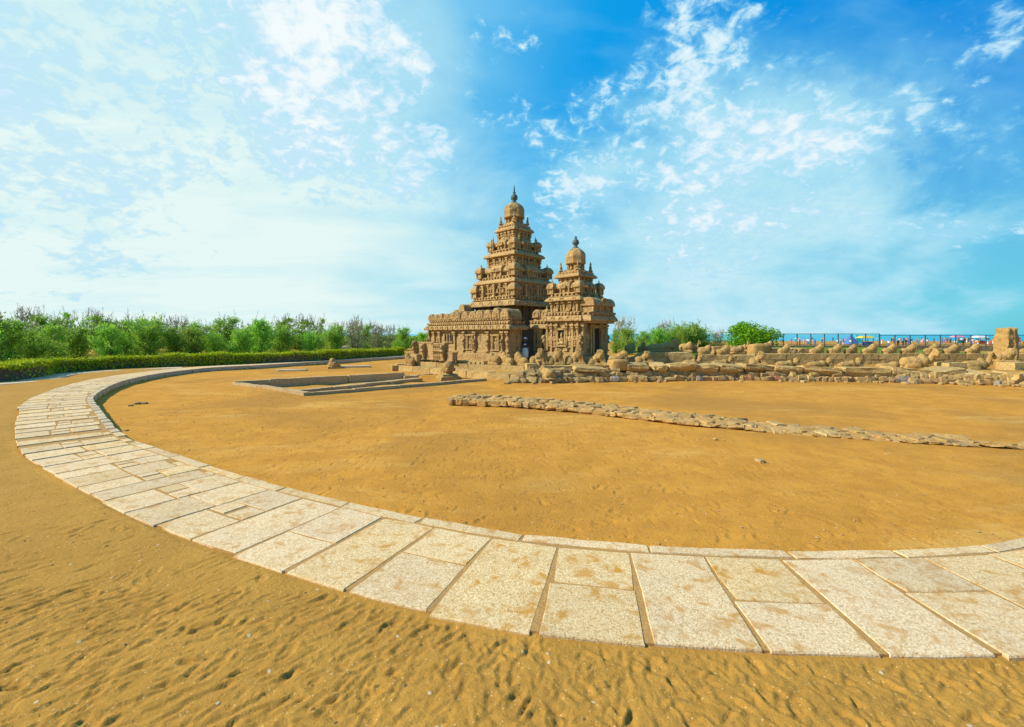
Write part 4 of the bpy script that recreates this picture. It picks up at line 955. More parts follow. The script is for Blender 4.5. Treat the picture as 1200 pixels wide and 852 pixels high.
def ruined_wall():
    r = thing('ruined_wall', 'ruined front wall of rubble courses carrying big tumbled stone blocks', 'ruined wall')
    bt = [(px, wall_base(px)) for px in range(650, 1270, 30)]
    P = [gp(px, py) for px, py in bt]
    # earth core behind the stones
    mb = MB(); fr = [(p.x, p.y + .45) for p in P]; bk = [(p.x * 1.05, p.y + 2.6) for p in P]
    rs = []
    for f, b in zip(fr, bk): rs.append([(f[0], f[1], -.2), (f[0], f[1] + .1, .45), (f[0], f[1] + .5, .62), (b[0], b[1], .70), (b[0], b[1], -.2)])
    mb.rings(rs); mb.build('earth_core', M_SAND, r, wx=(1.2, .06, 1.0))
    def course(p0, p1, z, w, off, hh):
        px = p0
        while px < p1:
            g = gp(px, wall_base(px)); s = w * rng.uniform(.65, 1.5); 
            inst('stone', pick(), r, (g.x + s / 2, g.y + off + rng.uniform(-.05, .08), z + rng.uniform(-.03, .05)), 0, (s * .54, .26 * rng.uniform(.8, 1.3), hh * rng.uniform(.75, 1.25)), (rng.uniform(-.25, .25), rng.uniform(-.22, .22), rng.uniform(-.3, .3)))
            px += s / g.y * F * .93
    course(598, 1240, .10, .50, .12, .19); course(606, 1240, .36, .62, .32, .20)
    course(612, 720, .55, .55, .6, .2)
    for _ in range(60):                                  # spalls at the foot
        px = rng.uniform(570, 1235); g = gp(px, wall_base(px) + rng.uniform(.2, 1.6)); s = rng.uniform(.05, .14); inst('stone', pick(), r, (g.x, g.y, s * .3), rng.uniform(0, 6), (s, s * .8, s * .6))
    # the tumbled blocks on top, as surveyed along the wall: span and rows of each
    for k, (x0, x1, y0, y1, ry) in enumerate(((668, 711, 428.5, 436, 3), (733, 761, 425, 435, 0), (763, 781, 425, 436, -2), (780, 816, 424, 434.5, -4), (812, 841, 426, 436.5, -2), (838, 868, 426, 436.5, 3), (866, 907, 426, 437, 4),
                                         (903, 939, 428, 438, 2), (936, 985, 429, 439.5, 3), (984, 1040, 430, 442, 1), (1042, 1093, 432, 444, 4), (1090, 1130, 433, 444.5, -5), (1131, 1152, 435, 446, -6), (1150, 1177, 436, 450, 2), (1175, 1212, 437, 448, 4), (1212, 1250, 437, 451, 0))):
        g = gp((x0 + x1) / 2, wall_base((x0 + x1) / 2)); Y = g.y + .5; w = (x1 - x0) / 2 * Y / F; zt = CAM_H - (y0 - HOR) / F * Y; zb = CAM_H - (y1 - HOR) / F * Y
        m = rock_mesh('boulder', M_BLOCK, 6, .11, k * 5.1 + 2, .86, False)
        for v in m.vertices:
            c = v.co; q = c * 1.7 + Vector((k * 3.3, 0, 1)); c.z += .09 * mnoise.noise(Vector((c.x * 1.6 + k, k * 2.0, 0))) * (1 if c.z > 0 else 1.6)
            c += Vector((.5, 1, 1)) * (abs(mnoise.noise(q * 1.3)) * -.16 * (1 if c.y < 0 else 0) + .03 * mnoise.noise(q * 5))
            if c.z < 0: c.y += -.42 * c.z * (1 if c.y < 0 else .3)
        inst('boulder', m, r, (((x0 + x1) / 2 - 600) / F * Y, Y + .1 + rng.uniform(-.18, .3), (zt + zb) / 2 - .05), 0, (w * .87, .68, (zt - zb) / 2 * rng.uniform(.84, 1.02) * (1.18 if k > 8 else 1)), (rng.uniform(-.1, .12), R(ry) * 1.4, rng.uniform(-.16, .16)))
ruined_wall()

# ------------------------------------------------------------------ courtyard and inner walls behind
def courtyard():
    pts = [(6.2, 30.4), (18, 30.6), (36, 29.5), (60, 30), (70, 62), (8.8, 62), (8.8, 40)]
    mb = MB(); mb.rings([[(p[0], p[1], z) for p in pts] for z in (-.3, .66)]); o = mb.build('courtyard_ground', M_SAND); tag(o, 'raised sandy courtyard between the ruined walls', None, kind='structure')
    r = thing('inner_wall', 'long inner wall of squared stone courses with a row of stone bulls on top', 'stone wall')
    def seg_(p0, p1, Y, y_top, L, n=2, wx=.03):
        a, b = ap(p0, Y), ap(p1, Y); zt = CAM_H - (y_top - HOR) / F * Y; h = (zt - .6) / n
        for i in range(n): block_row(r, a, b, .6 + i * h, .6 + (i + 1) * h - .012, 1.2, L * (1 if i % 2 else 1.3), M_BLOCK, 'block', .03, wx, jz=.012)
    seg_(757, 812, 33.6, 413.2, 1.4, 3); seg_(822, 884, 34.2, 416.3, 1.3, 2); seg_(884, 1250, 35.0, 414.6, 1.35, 2)
    seg_(905, 950, 39.5, 408.2, .55, 1, .07)
    seg_(836, 905, 41.5, 406.0, 1.2, 2, .06)
courtyard()

# ------------------------------------------------------------------ stone bulls and lions
def bull(name, head=1, turned=0, sd=0, wear=.02):
    legs = [('e', (.62, .2, .10), (.40, .09, .10)), ('e', (.62, -.2, .10), (.40, .09, .10)), ('e', (-.55, .3, .17), (.40, .11, .17)), ('e', (-.55, -.3, .17), (.40, .11, .17))]
    if head == 1:                                         # clear head, horns, hump, folded legs
        P = legs + [('e', (-.40, 0, .38), (.64, .34, .35)), ('e', (-.80, 0, .36), (.32, .33, .33)), ('e', (.04, 0, .42), (.32, .31, .36)), ('e', (.02, 0, .76), (.20, .13, .12)),
             ('e', (.47, -.02 * turned, .66), (.14, .16, .42), 14), ('e', (.64, -.08 * turned, 1.10), (.18, .15, .15)), ('b', (-.12, 0, .02), (1.05, .36, .05)), ('e', (-1.08, -.16, .2), (.05, .05, .2))]
        if turned: P += [('e', (.66, -.25, .92), (.12, .11, .21)), ('e', (.42, -.1, 1.19), (.13, .05, .05)), ('e', (.88, -.1, 1.19), (.13, .05, .05))]
        else: P += [('e', (.82, 0, .95), (.12, .10, .19), -24), ('e', (.60, .16, 1.22), (.06, .08, .06)), ('e', (.60, -.16, 1.22), (.06, .08, .06))]
    elif head == 5:                                       # long low back, head block standing apart
        P = [('e', (-.45, 0, .32), (.75, .32, .34)), ('e', (.15, 0, .40), (.34, .30, .38)), ('e', (.52, 0, .42), (.22, .22, .26)), ('b', (.80, 0, .60), (.20, .20, .38), 8), ('e', (.80, 0, .74), (.26, .24, .32)), ('b', (0, 0, .04), (1.1, .3, .07)), ('b', (.86, 0, .2), (.2, .22, .2))]
    elif head == 2:                                       # seated lion: low body, tall maned front, feet thrust forward
        P = [('e', (-.38, 0, .32), (.34, .3, .34)), ('e', (-.06, 0, .44), (.19, .29, .42)), ('e', (.22, 0, .72), (.29, .29, .46)), ('b', (.20, 0, .86), (.21, .22, .28), 6), ('b', (.36, 0, .42), (.17, .23, .44), -16), ('b', (.44, 0, .10), (.26, .28, .11)), ('b', (-.05, 0, .03), (.66, .33, .05)),
             ('e', (-.42, .26, .16), (.26, .1, .17)), ('e', (-.42, -.26, .16), (.26, .1, .17)), ('e', (.04, -.24, .12), (.2, .09, .1))]
    elif head == 3:                                       # worn to a wedge: low back, head end rising sheer
        P = [('e', (-.26, 0, .30), (.46, .31, .32)), ('e', (.10, 0, .46), (.34, .28, .40), 30), ('e', (.30, 0, .62), (.27, .25, .44), 10), ('b', (.40, 0, .42), (.15, .21, .44), 4), ('b', (-.02, 0, .04), (.62, .30, .06))]
    else:                                                 # a rounded lump
        P = [('e', (-.16, 0, .34), (.46, .33, .36)), ('e', (.24, 0, .44), (.30, .28, .42), 20), ('b', (0, 0, .05), (.54, .3, .07))]
    return blob_mesh('body', P, .045, M_STATUE, wear, 3.5, sd)
BULLS = {'horned': bull('b', 1, 0, 1, .009), 'turned': bull('b', 1, 1, 2, .009), 'lion': bull('b', 2, 0, 3), 'lion2': bull('b', 2, 0, 8, .03), 'wedge': bull('b', 3, 0, 4), 'wedge2': bull('b', 3, 0, 9, .035), 'lump': bull('b', 4, 0, 5, .03), 'long': bull('b', 5, 0, 6, .02), 'long2': bull('b', 5, 0, 12, .035)}
ROUGH = [rock_mesh('body', M_STATUE, 4, .16, 40 + i * 7, .72, True) for i in range(4)]
SQUARE = [rock_mesh('body', M_BLOCK, 3, .05, 90 + i * 7, .93) for i in range(3)]
def statue(kind, x0, x1, y0, y1, Y, label, group='carved stone animals round the temple court', rz=0.0, name='stone_bull', cat='stone bull', zb=None):
    """a carved animal spanning bearings x0..x1 with its top on row y0 and its foot on row y1, Y metres out"""
    px = (x0 + x1) / 2; z0 = CAM_H - (y1 - HOR) / F * Y if zb is None else zb; z1 = CAM_H - (y0 - HOR) / F * Y; L = (x1 - x0) * Y / F
    if kind in BULLS:
        me = BULLS[kind]; vs = [v.co for v in me.vertices]; ca, sa = math.cos(rz), math.sin(rz)
        ex = max(v.x * ca - v.y * sa for v in vs) - min(v.x * ca - v.y * sa for v in vs); ez = max(v.z for v in vs)
    else:
        me = (ROUGH if kind == 'rough' else SQUARE)[int(px) % 3]; ex = 2.1 if kind == 'rough' else 2.0; ez = 1.0
    s = L / ex; sz = (z1 - z0) / ez
    o = bpy.data.objects.new(name, me); link(o); tag(o, label, cat, group)
    if kind in BULLS: o.location = ((px - 600) / F * Y, Y, z0 - .02); o.scale = (s, s, sz)
    else: o.location = ((px - 600) / F * Y, Y, (z0 + z1) / 2); o.scale = (s, min(s, .55), sz / 2 * .95)
    o.rotation_euler = (0, 0, rz); return o
Lg = 'carved stone animals along the platform edge'
statue('lump', 571, 588, 413.0, 427, 33.4, 'small worn stone bull seen from behind, leftmost on the platform edge', Lg, R(140))
statue('wedge', 585, 603, 412, 427.5, 33.0, 'worn stone bull seen from behind, second from left on the platform edge', Lg, R(140))
statue('wedge2', 601, 620, 412, 427.8, 32.7, 'worn stone bull seen from behind, nearest the dark gap between the temples', Lg, R(140))
statue('lion2', 620, 641, 407.5, 427.5, 31.0, 'seated stone lion with a tall rounded head below the gap between the temples', Lg, R(-12), 'stone_lion', 'stone lion')
statue('lion', 641, 663, 408, 427.8, 31.0, 'seated stone lion below the carved side of the small shrine, second of four', Lg, R(-8), 'stone_lion', 'stone lion')
statue('lion', 662, 687, 407, 427.8, 31.0, 'seated stone lion below the corner of the small shrine, third of four', Lg, R(-10), 'stone_lion', 'stone lion')
statue('lion2', 686, 713, 409, 428, 31.0, 'seated stone lion below the dark doorway of the small shrine, rightmost of four', Lg, R(-10), 'stone_lion', 'stone lion')
statue('turned', 620, 652, 421.5, 442.5, 29.0, 'round backed stone bull lying low in front of the platform among rubble', None, R(118))
statue('square', 616, 628, 425.5, 436, 29.3, 'small carved stone block beside the round backed bull in front of the platform', None, .2, 'carved_block', 'stone block')
statue('rough', 713, 735, 421, 434.5, 29.9, 'rough upright boulder beside the right end of the platform', None, .2, 'rough_boulder', 'boulder')
statue('wedge', 714, 737, 410, 424, 32.0, 'stone bull just right of the shrine steps above the rough boulder', None, R(-8))
statue('lump', 731, 746, 401, 413, 36.5, 'worn pale stone bull in front of the shrubs just right of the shrine', None, R(20))
statue('wedge', 737, 755, 412, 424.5, 33.2, 'dark worn stone bull at the left end of the inner wall', None, R(10))
statue('lion', 744, 766, 411, 424.8, 31.8, 'stone lion with an upright head above the left boulders', None, R(-6), 'stone_lion', 'stone lion')
statue('wedge2', 746, 758, 399.5, 412.5, 37.2, 'upright dark stone figure standing before the shrubs left of the long reclining bull', None, R(35), 'stone_figure', 'stone figure')
statue('long', 757, 798, 396.5, 411.5, 36.4, 'long reclining stone bull with a raised head on the left block of the inner wall', None, 0)
statue('lump', 796, 812, 400, 412, 35.2, 'dark rounded stone bull right of the long reclining one', None, R(-25))
statue('horned', 807, 822, 398, 412, 36.4, 'pale stone bull with a raised head behind the dark rounded one', None, R(-40))
statue('lump', 817, 834, 404, 416, 35.0, 'smooth dark stone bull alone on the middle of the inner wall', None, R(-5))
statue('wedge', 838, 856, 404, 416.3, 35.0, 'dark stone bull with head raised right, in front of the round green tree', None, 0)
statue('lump', 855, 872, 404.5, 414, 36.5, 'low broken stone bull below the left edge of the round green tree', None, 0)
statue('horned', 866, 879, 399, 411, 39.0, 'small pale stone bull under the round green tree', None, R(-30))
statue('rough', 878, 900, 403, 416, 37.0, 'worn rounded stone mass below the round green tree', None, .1, 'rough_boulder', 'boulder')
statue('lump', 894, 906, 399, 411, 39.5, 'pale weathered stone figure at the right foot of the round green tree', None, R(10), 'stone_figure', 'stone figure')
statue('long2', 799, 824, 416.5, 429, 31.4, 'broken stone bull with a blocky head behind the second big boulder', None, 0)
statue('long', 834, 861, 417, 429, 31.4, 'low stone bull with a squared head behind the boulders in the middle', None, 0)
statue('lion2', 878, 899, 411, 428, 31.6, 'tall narrow seated stone lion behind the boulders below the round green tree', None, R(-20), 'stone_lion', 'stone lion')
statue('long2', 909, 938, 418.5, 430, 31.4, 'stone bull with a sharp dark head, first right of the tall seated lion', None, 0)
statue('long', 946, 977, 418.5, 430.5, 31.2, 'stone bull with a sharp dark head, second right of the tall seated lion', None, 0)
statue('long2', 982, 1011, 418.5, 431.5, 31.0, 'stone bull with its head held apart, third right of the tall lion', None, 0)
statue('lump', 1028, 1053, 423, 434, 30.6, 'small half buried stone bull left of the large bull that faces the camera', None, R(-10))
statue('turned', 1058, 1102, 407.5, 431.5, 30.6, 'large stone bull lying down with its pale horned head turned to the camera', None, R(-14))
statue('square', 1103, 1124, 424.5, 434, 30.4, 'carved stone block with a small niche between the two large bulls', None, 0, 'carved_block', 'stone block')
statue('horned', 1129, 1169, 411.5, 435.5, 30.0, 'large stone bull with its head raised right near the broken pillar', None, R(-6))
statue('wedge2', 1166, 1190, 407.5, 423.5, 31.6, 'broken seated stone bull at the foot of the tall broken pillar', None, R(-14))
statue('square', 1176, 1204, 424, 438, 29.4, 'carved stone block at the far right below the broken pillar', None, .1, 'carved_block', 'stone block')
nth = ('first', 'second', 'third', 'fourth', 'fifth', 'sixth', 'seventh', 'eighth', 'ninth', 'tenth', 'eleventh')
for i, (x0, x1, k) in enumerate(((912, 926, 'wedge2'), (949, 966, 'wedge'), (970, 987, 'wedge2'), (989, 1005, 'wedge'), (1010, 1028, 'wedge2'), (1034, 1051, 'wedge'), (1056, 1074, 'wedge2'), (1083, 1100, 'wedge'), (1105, 1124, 'wedge'), (1131, 1149, 'wedge2'), (1196, 1212, 'wedge'))):
    statue(k, x0, x1, rng.uniform(402.0, 403.6), 414.8, 35.6, 'worn stone bull on the inner wall before the railing, %s from the left' % nth[i], 'stone bulls on the inner wall', rng.uniform(-.12, .12))
def pillar():
    g = ap(1179, 32.4); m = blob_mesh('body', [('b', (0, 0, .9), (.70, .45, 1.0)), ('b', (.04, 0, 1.6), (.60, .40, .75)), ('e', (.2, -.1, 1.2), (.5, .45, .6))], .07, M_STATUE, .07, 2.2, 3, 1)
    o = inst('broken_pillar', m, None, (g.x, g.y, .60), .15, (.68, 1, 1.20)); tag(o, 'tall broken stone pillar standing at the far right end of the ruined wall', 'stone pillar')
pillar()
# figures and stones on the left
def left_stones():
    p = gp(522, 446, 0); m = blob_mesh('body', [('b', (0, 0, .12), (.70, .56, .16)), ('b', (0, 0, .34), (.54, .46, .10)), ('b', (0, 0, .50), (.24, .24, .14)), ('b', (0, 0, .72), (.37, .37, .10), 0, 20), ('e', (0, 0, .86), (.41, .41, .42))], .045, M_STATUE, .014, 3, 7, 1)
    o = inst('domed_pedestal', m, None, (p.x, p.y + 1.2, -.12), .5, (1.0, 1.0, 1.02)); tag(o, 'domed stone post on a stepped base at the right end of the sunken basin', 'stone post')
    p = gp(391.5, 431.6, .02); o = inst('carved_lump', blob_mesh('body', [('e', (0, 0, .3), (.62, .5, .42)), ('e', (-.18, 0, .62), (.3, .3, .34)), ('b', (.1, 0, .05), (.7, .5, .12))], .06, M_STATUE, .06, 2.5, 4), None, tuple(p), .3, (.82, .8, .95)); tag(o, 'small worn stone sculpture alone on the sand left of the sunken basin', 'stone sculpture')
    p = gp(417, 430.4, .02); o = inst('flat_stone', rock_mesh('body', M_KERB, 2, .06, 3, .92), None, (p.x, p.y, .06), .25, (1.25, .4, .1)); tag(o, 'long flat pale stone lying on the sand beside the small sculpture', 'stone')
    p = gp(343, 434, .02); o = inst('flat_stone', rock_mesh('body', M_KERB, 2, .12, 6, .8), None, (p.x, p.y, .03), .15, (1.1, .35, .07)); tag(o, 'thin worn stone slab half buried in sand behind the sunken basin', 'stone')
    p = ap(480, 36.5); o = inst('stone_bull', BULLS['wedge2'], None, (p.x, p.y, .48), R(150), (.72, .72, .95)); tag(o, 'small stone bull with a rounded head at the left end of the temple platform', 'stone bull', 'carved stone animals along the platform edge')
    p = ap(491, 37.0); o = inst('carved_block', SQUARE[1], None, (p.x, p.y, 1.02), R(40), (.48, .5, .36)); tag(o, 'squared carved stone block beside the little bull at the left end of the platform', 'stone block')
    p = ap(404.5, 50.5); o = inst('stone_post', rock_mesh('body', M_KERB, 2, .1, 12, .8), None, (p.x, p.y, 1.1), .2, (.30, .28, .55)); tag(o, 'pale stone post standing up behind the hedge', 'stone post')
left_stones()
def loose():
    for k, (px, py, s) in enumerate(((160, 474, .11), (169, 473.5, .09), (153, 476, .07), (147, 505.5, .06), (891, 541, .07), (838, 515, .05), (1040, 533, .04))):
        g = gp(px, py); o = inst('loose_stone', pick(), None, (g.x, g.y, s * .3 + (.02 if py > 600 else 0)), rng.uniform(0, 6), (s * 1.3, s, s * .55)); tag(o, 'small loose stone lying on the open sand', 'stone', 'loose stones on the sand')
loose()

# ------------------------------------------------------------------ low rubble footing across the sand
def footing():
    r = thing('low_rubble_footing', 'low worn footing of rubble stones running diagonally across the sand', 'rubble wall')
    A = [(px, py) for px, py in ((524, 474.5), (600, 477.5), (650, 481), (700, 486), (760, 493), (800, 498), (860, 503), (905, 508), (960, 512.5), (1010, 516), (1060, 519.5), (1115, 522), (1165, 524.5), (1230, 528))]
    P = np.array([gp(*a)[:2] for a in A]); D = np.concatenate([[0], np.cumsum(np.linalg.norm(np.diff(P, axis=0), axis=1))]); tot = D[-1]
    def at(s): 
        p = np.array((np.interp(s, D, P[:, 0]), np.interp(s, D, P[:, 1]))); q = np.array((np.interp(s + .3, D, P[:, 0]), np.interp(s + .3, D, P[:, 1]))); t = (q - p) / (np.linalg.norm(q - p) + 1e-9); return p, t, np.array((-t[1], t[0]))
    hgt = lambda s: float(np.interp(s / tot, (0, .15, .4, .7, .93, 1), (.29, .22, .14, .08, .05, .025)))
    wid = lambda s: float(np.interp(s / tot, (0, .3, .6, .85, 1), (1.7, 1.6, 1.45, .95, .5)))
    mb = MB(); rs = []
    for s in np.linspace(.05, tot - .05, 110):
        p, t, n = at(s); h, w = hgt(s), wid(s); rs.append([(*(p + n * .16), -.1), (*(p + n * .18), h * .86), (*(p + n * w * .9), h * .85), (*(p + n * w), -.1)])
    mb.rings(rs); mb.build('earth_core', M_FOOT, r, wx=(.14, .06, 3.4))
    s = .05
    while s < tot - .1:                                    # face stones
        h = hgt(s); l = rng.choice((.14, .2, .26, .34, .46)) * rng.uniform(.85, 1.15); p, t, n = at(s + l / 2); a = math.atan2(t[1], t[0])
        rows = 2 if h > .3 else 1
        for k in range(rows):
            hh = h / rows; inst('stone', (rng.choice(ROCKS_F) if rng.random() < .93 else pick()), r, (*(p + n * (.13 + rng.uniform(-.03, .04))), hh * (k + .5)), 0, (l * .60, .15, hh * .55 * rng.uniform(.6, 1.05)), (rng.uniform(-.25, .25), rng.uniform(-.2, .2), a + rng.uniform(-.3, .3)))
        s += l
    cnt = 0; s = .1
    while s < tot - .1:                                    # flat stones on top
        w = wid(s); h = hgt(s); o = .36
        while o < w:
            if rng.random() < .9 and cnt < 215:
                p, t, n = at(s + rng.uniform(-.06, .06)); l = rng.uniform(.14, .26); cnt += 1
                inst('stone', (rng.choice(ROCKS_F) if rng.random() < .93 else pick()), r, (*(p + n * o), h * .84 + rng.uniform(-.025, .02)), 0, (l * 1.25, l * rng.uniform(.6, 1.0), .06), (rng.uniform(-.12, .12), rng.uniform(-.12, .12), rng.uniform(0, 6)))
            o += .36
        s += .42
footing()
# ------------------------------------------------------------------ plants
def casuarina(name, seed, h, w, n, mat, bare=0.2, droop=.3):
    """young feathery tree: returns (trunk mesh, crown mesh, twig mesh); crown = needle sprays on limbs"""
    r = np.random.RandomState(seed); tv = MB(); tips = []
    def tube(bm, p, q, r0, r1, k=5):
        d = (q - p).normalized(); a = d.orthogonal().normalized(); b = d.cross(a)
        A = [bm.verts.new(p + (a * math.cos(2 * math.pi * i / k) + b * math.sin(2 * math.pi * i / k)) * r0) for i in range(k)]
        B = [bm.verts.new(q + (a * math.cos(2 * math.pi * i / k) + b * math.sin(2 * math.pi * i / k)) * r1) for i in range(k)]
        for i in range(k): bm.faces.new((A[i], A[(i + 1) % k], B[(i + 1) % k], B[i]))
    p = Vector((0, 0, -.2)); 
    stems = 3 if w > h * .55 else 2; twig = MB()
    for s in range(stems):
        base = Vector((r.uniform(-.25, .25) * w * .4, r.uniform(-.25, .25) * w * .4, -.2)); lean = Vector((r.uniform(-.2, .2), r.uniform(-.2, .2), 1)); p = base; hh = h * r.uniform(.8, 1.0)
        for k in range(6):
            q = p + lean.normalized() * hh / 6 + Vector((r.uniform(-.05, .05), r.uniform(-.05, .05), 0)) * h * .25; tube(tv.bm, p, q, .09 * (1 - k / 6.5) * h / 5, .09 * (1 - (k + 1) / 6.5) * h / 5); 
            nb = 7 if k else 4
            for _ in range(nb):
                f = r.rand(); o = p.lerp(q, f); az = r.uniform(0, 2 * math.pi); zrel = (o.z + .2) / h; L = w * .5 * r.uniform(.45, 1.0) * max(.18, (1 - abs(zrel - .35) ** 1.5 * 1.4))
                d = Vector((math.cos(az), math.sin(az), r.uniform(.25, 1.1))).normalized(); e = o + d * L; tube(tv.bm, o, e, .022, .008, 3); tips.append((o, e, zrel))
            p = q
    for _ in range(int(10 * bare * 8)):                       # bare twigs that stick out of the top
        o, e, zr = tips[r.randint(len(tips))]
        if zr < .5: continue
        b = e; d = Vector((r.uniform(-.35, .35), r.uniform(-.35, .35), 1)).normalized(); q = b + d * h * r.uniform(.10, .24); tube(twig.bm, b, q, .020, .009, 3)
        for _ in range(4):
            f = b.lerp(q, r.uniform(.2, .9)); tube(twig.bm, f, f + Vector((r.uniform(-1, 1), r.uniform(-1, 1), 1.2)).normalized() * h * r.uniform(.03, .08), .013, .007, 3)
    V = []; Fc = []
    wts = np.array([1.0 + .4 * (t[2] < .6) for t in tips]); wts /= wts.sum(); ch = r.choice(len(tips), n, p=wts)
    for c in ch:
        o, e, zr = tips[c]; f = r.uniform(.15, 1.08); b = o.lerp(e, f) + Vector(r.normal(0, .09, 3)) * w * .35
        if b.z < .05: b.z = abs(b.z) + .1
        d = ((e - o).normalized() * .7 + Vector(r.normal(0, .55, 3)) + Vector((0, 0, r.uniform(-droop, .9)))).normalized(); L = r.uniform(.14, .34) * (h / 5) ** .5; a = d.orthogonal().normalized(); a.rotate(Matrix.Rotation(r.uniform(0, 6.28), 3, d)); ww = r.uniform(.018, .045)
        k = len(V); V += [b - a * ww, b + a * ww, b + d * L * .6 + a * ww * 1.1, b + d * L, b + d * L * .55 - a * ww * 1.1]; Fc.append((k, k + 1, k + 2, k + 3, k + 4))
    return tv.mesh('trunk', M_BARK), bm_from(V, Fc, 'crown', mat), twig.mesh('bare_twigs', M_TWIG)
KINDS = [casuarina('a', 1, 5.0, 5.4, 5200, M_NEEDLE, .5), casuarina('b', 2, 5.0, 4.2, 4200, M_NEEDLE, .35), casuarina('c', 3, 4.4, 5.2, 5000, M_NEEDLE, .25), casuarina('d', 4, 5.2, 3.2, 2600, M_NEEDLE, .9)]
DRY = [casuarina('e', 5, 5.0, 3.0, 1300, M_NEEDLE_DRY, 1.6), casuarina('f', 6, 4.6, 3.4, 1700, M_NEEDLE_DRY, 1.8)]
def tree(kind, x, y, z, s, rz, label, group, sz=1.0, name='casuarina_tree'):
    t = thing(name, label, 'tree', (x, y, z), rz, group); tr, cr, tw = kind
    for nm, me in (('trunk', tr), ('crown', cr), ('bare_twigs', tw)):
        if len(me.vertices):
            q = inst(nm, me, t); q.scale = (s, s, s * sz)
            if nm == 'bare_twigs': q['kind'] = 'stuff'
    return t
def ordinal(n):
    return '%d%s' % (n, 'th' if 10 <= n % 100 <= 20 else {1: 'st', 2: 'nd', 3: 'rd'}.get(n % 10, 'th'))
def grove():
    r = random.Random(5); k = 0
    xs = list(range(-40, 500, 27))
    for i, px in enumerate(xs):                                # front row, right behind the hedge
        Y = np.interp(px, (-40, 0, 100, 200, 300, 400, 500), (28, 31, 41, 45, 49, 56, 66)) + r.uniform(0, 2.5); x = (px + r.uniform(-7, 7) - 600) / F * Y
        top = np.interp(px, (-40, 60, 180, 300, 420, 500), (368, 375, 377, 380, 384, 388)) + r.uniform(-8, 11); H = CAM_H - (top - HOR) / F * Y
        dry = px > 385; kd = r.choice(DRY) if dry and r.random() < .35 else KINDS[r.choice((0, 1, 2, 2))]
        s = H / 5.0; tree(kd, x, Y, .1, s, r.uniform(0, 6), ('grey thin' if kd in DRY else 'bushy green') + ' casuarina, %s from left in the front row behind the hedge' % ordinal(i + 1), 'casuarina trees behind the hedge', 1.0)
    for i, px in enumerate(range(-50, 510, 21)):               # rear row: taller, thinner, with bare tops
        Y = np.interp(px, (-50, 0, 100, 200, 300, 400, 500), (38, 40, 50, 54, 58, 65, 76)) + r.uniform(0, 6); x = (px + r.uniform(-6, 6) - 600) / F * Y
        top = np.interp(px, (-50, 60, 180, 300, 420, 500), (362, 364, 368, 373, 376, 380)) + r.uniform(-6, 12); H = CAM_H - (top - HOR) / F * Y
        kd = r.choice((KINDS[3], KINDS[3], KINDS[1], KINDS[0], DRY[0])) if px < 380 else r.choice(DRY + [KINDS[1], KINDS[3]])
        tree(kd, x, Y, .1, H / 5.2, r.uniform(0, 6), ('bare topped grey' if kd in DRY else 'tall ragged green') + ' casuarina, %s from left in the rear row' % ordinal(i + 1), 'casuarina trees behind the hedge')
    # right of the shrine
    for i, (px, Y, top, kd) in enumerate(((722, 56, 386, KINDS[3]), (735, 52, 383, KINDS[1]), (752, 55, 385, KINDS[2]), (772, 54, 381, KINDS[2]), (790, 55, 380, KINDS[0]), (806, 52, 377.5, KINDS[0]), (822, 53, 380, KINDS[2]), (729, 62, 372, DRY[0]), (778, 62, 376, DRY[1]), (841, 54, 386, DRY[1]))):
        H = CAM_H - (top - HOR) / F * Y; tree(kd, (px - 600) / F * Y, Y, .3, (H - .3) / 5.0, r.uniform(0, 6), ('thin grey bare shrub' if kd in DRY else 'green feathery shrub') + ' right of the small shrine, %s of the shrubs behind the bulls' % ordinal(i + 1), 'shrubs right of the shrine')
grove()

def leafy(name, pts_fn, n, size, mat, seed):
    """cloud of broad leaves: pts_fn(rng) gives a point and an outward direction"""
    r = np.random.RandomState(seed); V = []; Fc = []
    for _ in range(n):
        p, d = pts_fn(r); d = (d + Vector(r.normal(0, .6, 3))).normalized(); a = d.orthogonal().normalized(); a.rotate(Matrix.Rotation(r.uniform(0, 6.28), 3, d)); b = d.cross(a); L = size * r.uniform(.6, 1.3); W = L * .38
        k = len(V); V += [p - a * L * .5, p + b * W - a * L * .05, p + a * L * .5 - d * L * .12, p - b * W - a * L * .05]; Fc.append((k, k + 1, k + 2, k + 3))
    return bm_from(V, Fc, name, mat)
def round_tree():
    Y = 50.0; x = (880 - 600) / F * Y; r0 = random.Random(3)
    t = thing('round_tree', 'dense bright green round tree standing behind the stone bulls', 'tree', (x, Y, .3), .4)
    lob = [(Vector((math.cos(a) * rr, math.sin(a) * rr, z)), s) for a, rr, z, s in [(r0.uniform(0, 6.28), r0.uniform(.6, 2.3), r0.uniform(1.2, 3.4), r0.uniform(.6, 1.05)) for _ in range(46)] if (rr / 3.2) ** 2 + ((z - 1.2) / 3.0) ** 2 < .78]
    lob += [(Vector((0, 0, 3.2)), 1.0), (Vector((1.9, 0, 1.4)), 1.1), (Vector((-1.9, .2, 1.5)), 1.1), (Vector((0, -1.8, 1.6)), 1.2)]
    def f(r):
        c, s = lob[r.randint(len(lob))]; d = Vector(r.normal(0, 1, 3)).normalized()
        return c + d * s * (r.rand() ** .35), d + Vector((0, 0, .4))
    inst('crown', leafy('crown', f, 9500, .22, M_LEAF, 3), t)
    m = MB(); m.lathe([(.22, -.3), (.17, .6), (.13, 1.6), (.05, 2.8)], 7)
    for k in range(7):
        a = k * .9; m.rings([[(math.cos(a) * q * .9 + .07 * (1 - q / 3) * math.cos(b), math.sin(a) * q * .9 + .07 * (1 - q / 3) * math.sin(b), 1.0 + q) for b in (0, 2.1, 4.2)] for q in (0, 1.0, 2.1)])
    m.build('trunk', M_BARK, t)
round_tree()
